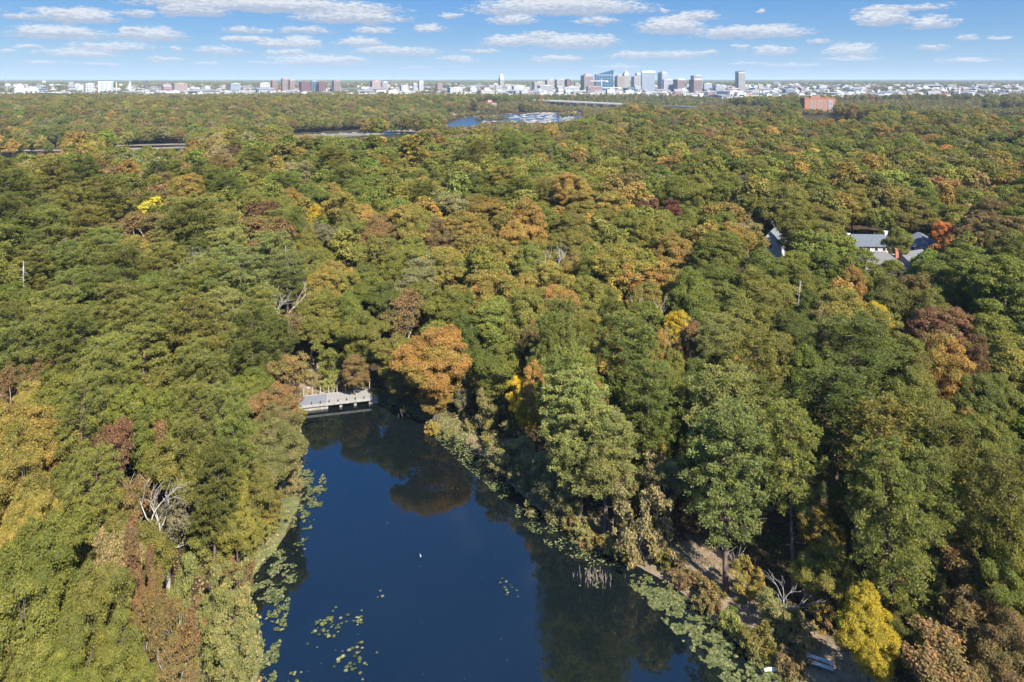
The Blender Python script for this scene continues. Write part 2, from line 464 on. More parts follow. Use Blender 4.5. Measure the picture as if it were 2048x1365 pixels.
# only where the valley is: a strip following it
bpy.data.meshes.remove(rme)
vl = np.array(VALLEY, float); tg = np.gradient(vl, axis=0); tg /= np.linalg.norm(tg, axis=1)[:, None]; nr = np.stack([-tg[:, 1], tg[:, 0]], 1)
A_ = vl + nr * 235; B_ = vl - nr * 235; k_ = len(vl)
rme = mesh_np("river_water", np.concatenate([np.c_[A_, np.full(k_, RZ)], np.c_[B_, np.full(k_, RZ)]]), [(i, i + k_, i + 1 + k_, i + 1) for i in range(k_ - 1)], mat=rv)
link("river_water", rme, kind="structure")
SAND = plain("pale_sand", (.20, .165, .115), var=.45, scale=.05)
ARMW, T, b = principled("still_river_water", (.010, .016, .018), .10, .6)
for nm, poly, mt, dz_ in (("river_water", [(-90,318),(60,312),(130,309),(136,303),(60,302.5),(-90,304)], ARMW, 2.3), ("river_water", [(596,279),(680,281.5),(765,276.5),(860,269),(960,262.5),(958,258.5),(860,263),(760,270.5),(690,274),(600,275)], ARMW, 2.3),
    ("river_water", [(300,299),(372,297),(455,291),(450,288),(370,292.5),(300,295)], ARMW, 2.3),
    ("sand_bank", [(150,304.5),(230,300.5),(300,299),(372,297),(376,293.5),(300,295),(228,297),(150,301)], SAND, 2.36), ("sand_bank", [(225,293.5),(300,291.5),(372,290),(370,287.5),(300,288.5),(225,290.5)], SAND, 2.36),
    ("sand_bank", [(590,275.5),(690,274),(760,270.5),(770,266.5),(690,267),(588,270.5)], SAND, 2.36), ("sand_bank", [(760,262.5),(860,264.5),(900,260),(890,256),(830,259)], SAND, 2.36), ("sand_bank", [(-90,304),(60,302.5),(136,303),(134,299.5),(60,300),(-90,301)], SAND, 2.36)):
    V = [on_z(*p, RZ + dz_) + (RZ + dz_,) for p in poly]
    link(nm, mesh_np(nm, V, [tuple(range(len(V)))], mat=mt), kind="structure")

# ------------------------------------------------------------------ foliage and bark materials
def leaf_material(name, instancer):
    m = bpy.data.materials.new(name); m.use_nodes = True
    T = NT(m.node_tree); T.n.clear()
    t = T.add('ShaderNodeTexCoord'); geo = T.add('ShaderNodeNewGeometry')
    if instancer:
        ca_ = T.add('ShaderNodeAttribute', attribute_name="tint", attribute_type='INSTANCER').outputs['Color']
        cb_ = T.add('ShaderNodeAttribute', attribute_name="tint_b", attribute_type='INSTANCER').outputs['Color']
    else:
        ca_ = T.add('ShaderNodeAttribute', attribute_name="tint", attribute_type='OBJECT').outputs['Color']
        cb_ = T.add('ShaderNodeAttribute', attribute_name="tint_b", attribute_type='OBJECT').outputs['Color']
    oi = T.add('ShaderNodeObjectInfo')
    off = T.v('ADD', t.outputs['Object'], T.add('ShaderNodeCombineXYZ', {0: T.m('MULTIPLY', oi.outputs['Random'], 90.0), 1: 0.0, 2: 0.0}).outputs[0])
    big = T.noise(off, 0.19, 3, 0.6)          # whole boughs turned
    c = T.mix(T.sstep(big, .47, .62), ca_, cb_)
    med = T.noise(off, 0.75, 3, 0.6)          # sprays
    c = T.mix(1.0, c, T.ramp(med, [(.28, (.74, .80, .78)), (.5, (1.0, 1.0, .95)), (.74, (1.36, 1.26, 1.0))]), 'MULTIPLY')
    leaf = T.ramp(geo.outputs['Random Per Island'], [(0, (.62, .68, .62)), (.5, (1.0, 1.0, .92)), (.86, (1.28, 1.2, .95)), (1, (1.6, 1.4, .95))])
    c = T.mix(1.0, c, leaf, 'MULTIPLY')
    d_ = T.add('ShaderNodeBsdfDiffuse', {0: c, 1: 0.5})
    tr = T.add('ShaderNodeBsdfTranslucent', {0: T.mix(1.0, c, (1.15, 1.2, .6), 'MULTIPLY')})
    mx = T.add('ShaderNodeMixShader', {0: 0.36, 1: d_.outputs[0], 2: tr.outputs[0]})
    gl = T.add('ShaderNodeBsdfGlossy', {0: (.9, .9, .8), 1: 0.55})
    mx2 = T.add('ShaderNodeMixShader', {0: 0.018, 1: mx.outputs[0], 2: gl.outputs[0]})
    T.add('ShaderNodeOutputMaterial', {0: mx2.outputs[0]})
    return m
LEAF = leaf_material("leaves", False)
LEAF_I = leaf_material("leaves_of_forest", True)
def bark(name, a, bcol):
    m, T, b = principled(name, None, 0.9, 0.2)
    t = T.add('ShaderNodeTexCoord')
    nz = T.noise(T.v('MULTIPLY', t.outputs['Object'], (3, 3, .7)), 1.0, 5, 0.7)
    T.set(b.inputs['Base Color'], T.mix(T.sstep(nz, .35, .65), a, bcol))
    return m
BARK = bark("grey_bark", (.045, .036, .028), (.16, .13, .10))
PBARK = bark("pine_bark", (.07, .048, .036), (.20, .14, .105))
WBARK = bark("pale_bark", (.20, .175, .14), (.46, .44, .39))
DBARK = bark("bleached_wood", (.17, .155, .14), (.42, .40, .37))

# ------------------------------------------------------------------ tree shapes
def unit(v): return v / (np.linalg.norm(v, axis=-1, keepdims=True) + 1e-9)
def quads_at(C, N, S, r, aspect=1.0, bend=0.0):
    """leaf-sized faces at C facing N"""
    n = len(C)
    a = unit(np.cross(N, unit(r.normal(size=(n, 3)))))
    b = np.cross(N, a)
    S = S[:, None]
    V = np.empty((n, 4, 3))
    V[:, 0] = C - a * S * aspect * 0.5; V[:, 1] = C - b * S * 0.5 + N * S * bend
    V[:, 2] = C + a * S * aspect * 0.5; V[:, 3] = C + b * S * 0.5 + N * S * bend
    return V.reshape(-1, 3), np.arange(n * 4).reshape(n, 4)
def sph(n, r):
    return unit(r.normal(size=(n, 3)))
def broad_clumps(r, R, zb, zt, nl, nc, cr, rough=0.22, conical=0.0):
    """clump centres on the skin of a lumpy crown made of several boughs"""
    H = zt - zb
    lobes = [(np.array((0, 0, zb + .52 * H)), .60 * R, .46 * H)]
    for i in range(nl):
        a = i * 2.399 + r.uniform(-.4, .4); q = r.uniform(.38, .66)
        zz = r.uniform(.25, .72) - conical * q * .3
        s = r.uniform(.30, .52)
        lobes.append((np.array((cos(a) * R * q, sin(a) * R * q, zb + zz * H)), R * s, H * s * r.uniform(.42, .66)))
    a = r.uniform(0, 6.28)
    lobes.append((np.array((cos(a) * R * .15, sin(a) * R * .15, zb + .78 * H)), R * .36, H * .24))
    out = []; nrm = []
    tries = 0
    area = np.array([l[1] ** 2 for l in lobes]); pr = area / area.sum()
    while len(out) < nc and tries < nc * 40:
        tries += 1
        k = r.choice(len(lobes), p=pr); c, lr, lz = lobes[k]
        d = sph(1, r)[0]
        if d[2] < -.35 and r.random() < .8: continue
        p = c + d * np.array((lr, lr, lz)) * r.uniform(.82, 1.04)
        bad = False
        for j, (c2, r2, z2) in enumerate(lobes):
            if j != k:
                e = (p - c2) / np.array((r2, r2, z2))
                if e @ e < .62: bad = True; break
        if bad: continue
        if out:
            dd = np.linalg.norm(np.array(out) - p, axis=1).min()
            if dd < cr * .62 and r.random() < .85: continue
        out.append(p); nrm.append(unit(d * np.array((1 / lr, 1 / lr, 1 / lz)) ))
    return np.array(out), np.array(nrm)
def leaf_clumps(r, C, NR, cr, per, size, flat=0.72, shell=.62, outn=.9, jit=.55, aspect=1.25):
    n = len(C)
    crs = cr * r.uniform(.62, 1.25, n)
    idx = np.repeat(np.arange(n), (per * (crs / cr) ** 2).astype(int) + 3)
    d = sph(len(idx), r)
    d = unit(d + NR[idx] * .55 + np.array((0, 0, .22)))
    rad = r.uniform(shell, 1.06, len(idx))
    # ragged clump: a few leaves strike out
    rad *= 1 + .22 * (r.random(len(idx)) < .12)
    P = C[idx] + d * (rad * crs[idx])[:, None] * np.array((1, 1, flat))
    N = unit(d * outn + r.normal(size=d.shape) * jit + np.array((0, 0, .25)))
    S = size * r.uniform(.6, 1.35, len(idx))
    return quads_at(P, N, S, r, aspect, .12)
def limb(mb, p0, p1, r0, r1, r, sag=.12, n=5, sides=5, m=0):
    p0 = np.array(p0, float); p1 = np.array(p1, float); L = np.linalg.norm(p1 - p0)
    t = np.linspace(0, 1, n)[:, None]
    P = p0 + (p1 - p0) * t
    P += (r.normal(size=P.shape) * L * .045) * np.sin(t * pi)
    P[:, 2] += (np.sin(t[:, 0] * pi) * -sag * L * .5)
    mb.tube(P, np.linspace(r0, r1, n), sides, m=m)
    return P
def mk_broad(seed, R=5.5, zb=6.0, H=19.0, nl=8, nc=105, cr=1.25, per=330, size=.21, conical=0., lod=0, flat=.72):
    r = np.random.default_rng(seed)
    C, NR = broad_clumps(r, R, zb, H, nl, nc, cr, conical=conical)
    V, F = leaf_clumps(r, C, NR, cr, per, size, flat=flat)
    # inner foliage: keeps the sky from showing straight through
    ni = max(8, nc // 5)
    Ci = np.stack([r.normal(0, R * .3, ni), r.normal(0, R * .3, ni), r.uniform(zb + 1.5, zb + (H - zb) * .72, ni)], 1)
    V2, F2 = leaf_clumps(r, Ci, np.zeros((ni, 3)), cr * 1.2, per // 3, size * 1.25)
    V = np.concatenate([V, V2]); F = np.concatenate([F, F2 + len(V) - len(V2)])
    crown = mesh_np("crown", V, F, mat=None)
    if lod: return crown, None
    mb = MB()
    h0 = zb + (H - zb) * .12
    P = limb(mb, (0, 0, -1.0), (r.uniform(-.4, .4), r.uniform(-.4, .4), h0), .34, .24, r, 0, 5, 7)
    top = P[-1]
    sel = C[r.permutation(len(C))[:15]]
    limb(mb, top, (0, 0, zb + (H - zb) * .8), .2, .05, r, 0)
    for c in sel[:8]:
        q = top + (c - top) * .15
        Pm = limb(mb, top, c * .94 + top * .06, .14, .03, r, .2, 6)
        e = C[np.argsort(np.linalg.norm(C - c, axis=1))[1:4]]
        for ee in e[:2]: limb(mb, Pm[3], ee, .06, .02, r, .1, 4, 4)
    return crown, mb.mesh("trunk", [BARK], True)
def mk_airy(seed, R=5.5, zb=3.5, H=19, nc=85, cr=1.15, per=95, size=.27, bark_=None, twigs=1):
    """thinner crown through which pale forking limbs show"""
    r = np.random.default_rng(seed)
    mb = MB()
    tips = []
    def grow(p, d, L, rad, lev):
        n = 4
        P = [p]
        dd = d.copy()
        for i in range(n):
            dd = unit(dd + r.normal(size=3) * .13 + np.array((0, 0, .05 + .03 * lev)))
            P.append(P[-1] + dd * L / n)
        P = np.array(P)
        mb.tube(P, np.linspace(rad, rad * .62, n + 1), 6 if lev < 2 else 4, cap=False)
        if lev >= 2: tips.append(P[-1]); tips.append(P[-2])
        if lev < 4:
            k = 3 if lev < 3 else 2
            for i in range(k):
                a = r.uniform(0, 6.28); s = r.uniform(.45, .85)
                nd = unit(dd + s * unit(np.array((cos(a), sin(a), r.uniform(-.25, .3)))))
                grow(P[-1] if i else P[-2], nd, L * r.uniform(.62, .82), rad * .58, lev + 1)
    grow(np.array((0, 0, -1.)), unit(np.array((r.uniform(-.1, .1), r.uniform(-.1, .1), 1.))), H * .33, .34, 0)
    tp = np.array(tips)
    s = np.array((R / max(1e-3, np.percentile(np.hypot(tp[:, 0], tp[:, 1]), 93)), H / tp[:, 2].max()))
    tr = mb.mesh("trunk", [bark_ or WBARK], True)
    co = np.empty(len(tr.vertices) * 3, np.float32); tr.vertices.foreach_get("co", co); co = co.reshape(-1, 3)
    f = np.clip(co[:, 2] / (H * .3), 0, 1)
    co[:, :2] *= (1 + (s[0] - 1) * f)[:, None]; co[:, 2] *= s[1] * .97; tr.vertices.foreach_set("co", co.ravel()); tr.update()
    if nc == 0: return None, tr
    tp = tp * np.array((s[0], s[0], s[1] * .97))
    C = tp[r.choice(len(tp), nc, replace=len(tp) < nc)] + r.normal(size=(nc, 3)) * .45
    NR = unit(C - np.array((0, 0, H * .5)))
    V, F = leaf_clumps(r, C, NR, cr, per, size, shell=.25, jit=.8)
    return mesh_np("crown", V, F), tr
def mk_pine(seed, R=5.0, zb=10.5, H=27.0, nb=74, tuft=.80, per=92, size=.30, lod=0, w=.22):
    r = np.random.default_rng(seed)
    mb = MB()
    lean = r.uniform(-.6, .6, 2)
    zs = np.linspace(-1, H - .6, 9); tp = (zs.clip(0) / H)
    P = np.stack([lean[0] * tp ** 2 * 1.6 + .15 * np.sin(zs * .3), lean[1] * tp ** 2 * 1.6, zs], 1)
    mb.tube(P, np.interp(zs, [-1, 2, H], [.42, .34, .06]), 8)
    for i in range(8):   # dead stubs below the crown
        z = r.uniform(zb * .55, zb * 1.1); a = r.uniform(0, 6.28); q = r.uniform(.8, 2.2)
        c0 = np.array([np.interp(z, zs, P[:, 0]), np.interp(z, zs, P[:, 1]), z])
        limb(mb, c0, c0 + np.array((cos(a) * q, sin(a) * q, r.uniform(-.5, .3))), .05, .015, r, 0, 3, 4)
    C = []; NR = []; RS = []
    for i in range(nb):
        u = (i + r.uniform(0, 1)) / nb
        z = zb + (H - zb) * (u ** .9)
        prof = sqrt(max(0, 1 - ((z - zb) / (H - zb)) ** 2.6)) * .86 + .14
        prof *= .62 + .38 * smooth((z - zb) / (H - zb), 0, .25)
        L = R * prof * r.uniform(.60, 1.12)
        a = i * 2.399 + r.uniform(-.5, .5)
        c0 = np.array([np.interp(z, zs, P[:, 0]), np.interp(z, zs, P[:, 1]), z])
        up = r.uniform(.02, .32) + .5 * u
        e = c0 + np.array((cos(a) * L, sin(a) * L, L * up))
        limb(mb, c0, e, .07, .02, r, .18, 4, 4)
        k = max(1, int(L / (tuft * .95)))
        for j in range(k + 1):
            f = .35 + .65 * (j + .5) / (k + .5)
            side = r.normal(0, .42 * L * f * .7)
            c = c0 + (e - c0) * min(f, 1.02) + np.array((-sin(a) * side, cos(a) * side, r.normal(.1, .42)))
            C.append(c); NR.append(unit(np.array((cos(a) * .5, sin(a) * .5, .85)))); RS.append(tuft * r.uniform(.7, 1.25))
    C.append(P[-1] + np.array((0, 0, .3))); NR.append(np.array((0, 0, 1.))); RS.append(tuft)
    C = np.array(C); NR = np.array(NR); RS = np.array(RS)
    idx = np.repeat(np.arange(len(C)), per)
    d = unit(sph(len(idx), r) + NR[idx] * .75)
    rr = RS[idx] * r.uniform(.35, 1.0, len(idx))
    Pp = C[idx] + d * rr[:, None] * np.array((1, 1, .82))
    # needle bundles: narrow faces lying along the outward direction
    n = len(idx)
    S = size * r.uniform(.6, 1.3, n)[:, None]
    ax = unit(d + r.normal(size=d.shape) * .45)
    sd = unit(np.cross(ax, unit(r.normal(size=(n, 3)))))
    V = np.empty((n, 4, 3)); V[:, 0] = Pp - ax * S * .5; V[:, 1] = Pp - sd * S * w; V[:, 2] = Pp + ax * S * .6; V[:, 3] = Pp + sd * S * w
    crown = mesh_np("crown", V.reshape(-1, 3), np.arange(n * 4).reshape(n, 4))
    if lod: return crown, None
    return crown, mb.mesh("trunk", [PBARK], True)
def mk_bush(seed, R=3.6, H=7.5, nstem=6, nc=105, per=120, size=.18, cr=.75):
    """many-stemmed waterside tree: fine leaves on arching stems"""
    r = np.random.default_rng(seed)
    mb = MB(); C = []; NR = []
    for i in range(nstem):
        a = i * 2 * pi / nstem + r.uniform(-.4, .4); q = R * r.uniform(.35, .95)
        e = np.array((cos(a) * q, sin(a) * q, H * r.uniform(.62, .95)))
        P = limb(mb, (cos(a) * .3, sin(a) * .3, -.6), e, .09, .02, r, .0, 6, 5)
        for f in (2, 3, 4, 5):
            for k in range(3):
                p = P[f] + r.normal(size=3) * np.array((R * .22, R * .22, H * .09))
                limb(mb, P[f - 1], p, .03, .01, r, 0, 3, 3)
                C.append(p); NR.append(unit(p - np.array((0, 0, H * .35))))
    C = np.array(C); NR = np.array(NR)
    k = r.choice(len(C), nc, replace=len(C) < nc); C = C[k] + r.normal(size=(nc, 3)) * .3; NR = NR[k]
    C[:, 2] = np.maximum(C[:, 2], .5)
    V, F = leaf_clumps(r, C, NR, cr, per, size, shell=.2, jit=.8, aspect=1.5)
    return mesh_np("crown", V, F), mb.mesh("trunk", [BARK], True)
def mk_spire(seed, R=2.6, H=16, nc=60, per=110, size=.27):
    r = np.random.default_rng(seed)
    u = r.random(nc) ** .8; a = r.uniform(0, 6.28, nc)
    q = R * (1 - u) ** .75 * r.uniform(.55, 1.05, nc) + .15
    C = np.stack([np.cos(a) * q, np.sin(a) * q, 3 + u * (H - 3)], 1)
    NR = unit(np.stack([np.cos(a), np.sin(a), np.full(nc, .6)], 1))
    V, F = leaf_clumps(r, C, NR, .85, per, size, flat=1.1, shell=.3)
    mb = MB(); limb(mb, (0, 0, -1), (0, 0, H * .97), .2, .03, r, 0, 6, 6)
    for i in range(14): limb(mb, (0, 0, 2 + i * .8), C[r.integers(nc)], .05, .015, r, 0, 3, 4)
    return mesh_np("crown", V, F), mb.mesh("trunk", [BARK], True)
def mk_snag(seed, H=17, spread=1.0, lev=4, bark_=None):
    r = np.random.default_rng(seed); mb = MB()
    def grow(p, d, L, rad, l):
        P = [p]; dd = d.copy()
        for i in range(4):
            dd = unit(dd + r.normal(size=3) * .16 + np.array((0, 0, .06))); P.append(P[-1] + dd * L / 4)
        mb.tube(np.array(P), np.linspace(rad, rad * .55, 5), 6 if l < 2 else 4)
        if l < lev:
            for i in range(3 if l < 3 else 2):
                a = r.uniform(0, 6.28)
                nd = unit(dd + spread * r.uniform(.4, .9) * unit(np.array((cos(a), sin(a), r.uniform(-.1, .35)))))
                grow(P[-1 - (i % 2)], nd, L * r.uniform(.55, .8), rad * .55, l + 1)
    grow(np.array((0, 0, -1.)), np.array((0, 0, 1.)), H * .42, .34, 0)
    me = mb.mesh("trunk", [bark_ or DBARK], True)
    co = np.empty(len(me.vertices) * 3, np.float32); me.vertices.foreach_get("co", co); co = co.reshape(-1, 3)
    co[:, 2] *= np.where(co[:, 2] > 0, H / co[:, 2].max(), 1); me.vertices.foreach_set("co", co.ravel()); me.update()
    return None, me
def mk_fan(seed, H=16.0, R=7.0):
    """bare pale tree: one leaning stem forking into long straight limbs with fine twigs"""
    r = np.random.default_rng(seed); mb = MB()
    P = limb(mb, (0, 0, -1), (.8, .3, H * .30), .36, .27, r, 0, 5, 7); top = P[-1]
    for i in range(9):
        a = i * 2 * pi / 9 + r.uniform(-.25, .25); q = R * r.uniform(.45, 1.0); h = H * (1.0 - .42 * (q / R) ** 2) * r.uniform(.9, 1.0)
        e = np.array((cos(a) * q, sin(a) * q, h)); s0 = top if i % 2 else P[-2]
        L = limb(mb, s0, e, .17, .025, r, .06, 8, 5)
        for j in range(2, 8):
            for k in range(3):
                b_ = a + r.uniform(-1.0, 1.0); l = (1.0 - j / 11) * r.uniform(1.2, 3.0)
                e2 = L[j] + np.array((cos(b_) * l, sin(b_) * l, l * r.uniform(.2, .9)))
                Q = limb(mb, L[j - (k % 2)], e2, .035, .012, r, 0, 4, 3)
                limb(mb, Q[2], Q[2] + r.normal(size=3) * .5 + np.array((0, 0, .5)), .015, .008, r, 0, 3, 3)
    return None, mb.mesh("trunk", [WBARK], True)
def mk_pole_snag(seed, H=18):
    """dead pine pole with short bare stubs"""
    r = np.random.default_rng(seed); mb = MB()
    zs = np.linspace(-1, H, 8); mb.tube(np.stack([.2 * np.sin(zs * .25), .1 * zs / H * 3, zs], 1), np.interp(zs, [-1, H], [.36, .09]), 7)
    for i in range(13):
        z = r.uniform(H * .35, H * .97); a = r.uniform(0, 6.28); q = r.uniform(.7, 3.0) * (1.15 - z / H)
        c0 = np.array((.2 * sin(z * .25), .3 * z / H, z))
        P = limb(mb, c0, c0 + np.array((cos(a) * q * 1.6, sin(a) * q * 1.6, q * r.uniform(-.2, .4))), .09, .02, r, .1, 4, 4)
    return None, mb.mesh("trunk", [DBARK], True)

PROTO = {
 'B': [mk_broad(11), mk_broad(12, R=5.8, nl=10, nc=120), mk_broad(13, R=5.2, zb=5, nl=6, nc=92, cr=1.4), mk_broad(14, R=5.5, nl=9, cr=1.05, nc=150, per=230),
       mk_broad(15, R=5.0, zb=4.5, H=19, nl=11, conical=.8), mk_broad(16, R=6.0, nl=7, nc=115, cr=1.35, size=.23), mk_broad(17, R=5.6, nl=10, nc=120, cr=1.2, per=470, size=.165), mk_broad(18, R=5.4, nl=8, nc=125, cr=1.1, per=430, size=.165, flat=.8)],
 'A': [mk_airy(21, nc=120, per=110), mk_airy(22, nc=140, per=110), mk_airy(23, nc=130, per=120, bark_=BARK), mk_airy(24, nc=270, per=150, cr=1.25, size=.26)],
 'P': [mk_pine(31), mk_pine(32, zb=9.5, R=5.3, nb=84), mk_pine(33, zb=13, R=4.8, nb=62, tuft=.9), mk_pine(34, zb=8.5, R=5.0, nb=88, tuft=.74, per=80)],
 'W': [mk_bush(41), mk_bush(42, R=4.0, nstem=7), mk_bush(43, R=3.4, H=8.5, nc=110)],
 'S': [mk_spire(51), mk_spire(52, R=2.2, nc=50)],
 'N': [mk_snag(61), mk_snag(62, spread=.7), mk_pole_snag(63), mk_snag(64, H=17, spread=1.1, lev=4, bark_=WBARK), mk_fan(65)],
 'U': [mk_bush(71, R=2.2, H=2.8, nc=60, nstem=7, cr=.6, per=80), mk_bush(72, R=2.0, H=2.4, nc=60, nstem=8, cr=.5, per=80)],
}
PDIM = {'B': (5.5, 19., .66), 'A': (5.5, 19., .62), 'P': (4.7, 27., .72), 'W': (4.0, 8.0, .55), 'S': (2.6, 16., .6), 'N': (5., 17., .6), 'U': (2.2, 2.8, .5)}
for k_, ls in PROTO.items():
    for c_, t_ in ls:
        if c_ is not None: c_.materials.append(LEAF)
print("prototype faces", sum(len(c.polygons) for l in PROTO.values() for c, t in l if c), sum(len(t.polygons) for l in PROTO.values() for c, t in l if t))
# ------------------------------------------------------------------ leaf colours (base colour, second bough colour) and the words for them
PAL = {
 'G': ((0.152, 0.168, 0.034), (0.192, 0.192, 0.04), "mid green"),
 'D': ((0.108, 0.126, 0.03), (0.135, 0.145, 0.034), "dark green"),
 'L': ((0.174, 0.1925, 0.045), (0.2204, 0.2145, 0.05), "bright green"),
 'Y': ((0.215, 0.2, 0.048), (0.18, 0.175, 0.044), "yellow-green"),
 'O': ((0.18, 0.168, 0.042), (0.215, 0.188, 0.048), "olive green"),
 'K': ((0.315, 0.225, 0.062), (0.225, 0.19, 0.05), "golden"),
 'Z': ((0.5, 0.35, 0.035), (0.42, 0.32, 0.04), "bright yellow"),
 'J': ((0.35, 0.205, 0.066), (0.32, 0.235, 0.066), "orange"),
 'X': ((0.4, 0.17, 0.055), (0.34, 0.17, 0.055), "fiery orange"),
 'R': ((0.235, 0.145, 0.07), (0.19, 0.15, 0.058), "rust brown"),
 'M': ((0.15, 0.058, 0.046), (0.13, 0.075, 0.05), "dark maroon"),
 'V': ((0.205, 0.1, 0.062), (0.185, 0.12, 0.062), "brick red"),
 'B': ((0.2, 0.155, 0.075), (0.205, 0.165, 0.078), "dull brown"),
 'T': ((0.28, 0.235, 0.125), (0.24, 0.21, 0.1), "tan"),
 'P': ((0.168, 0.178, 0.048), (0.192, 0.192, 0.05), "green"),
 'H': ((.215, .165, .075), (.165, .150, .055), "olive tan"),
 'Q': ((0.2, 0.21, 0.072), (0.212, 0.21, 0.07), "pale grey-green"),
 'E': ((0.1914, 0.1705, 0.115), (0.1624, 0.1485, 0.095), "greyish"),
 'W': ((0.225, 0.215, 0.085), (0.25, 0.215, 0.095), "pale olive"),
}
KIND = {'B': ("broadleaf_tree", "broadleaf tree"), 'A': ("open_crowned_tree", "open crowned tree"), 'P': ("pine_tree", "pine"), 'W': ("waterside_tree", "bushy waterside tree"),
        'S': ("narrow_tree", "narrow tree"), 'N': ("dead_tree", "bare dead tree"), 'U': ("shrub", "shrub")}
CATEG = {'B': "tree", 'A': "tree", 'P': "pine tree", 'W': "tree", 'S': "tree", 'N': "dead tree", 'U': "shrub"}
GROUP = {'B': "broadleaf trees of the wood around the pond", 'A': "open crowned trees of the wood around the pond", 'P': "pines of the wood around the pond",
         'W': "bushy trees along the pond banks", 'S': "narrow trees in the wood", 'N': "dead trees standing in the wood", 'U': "shrubs along the banks"}
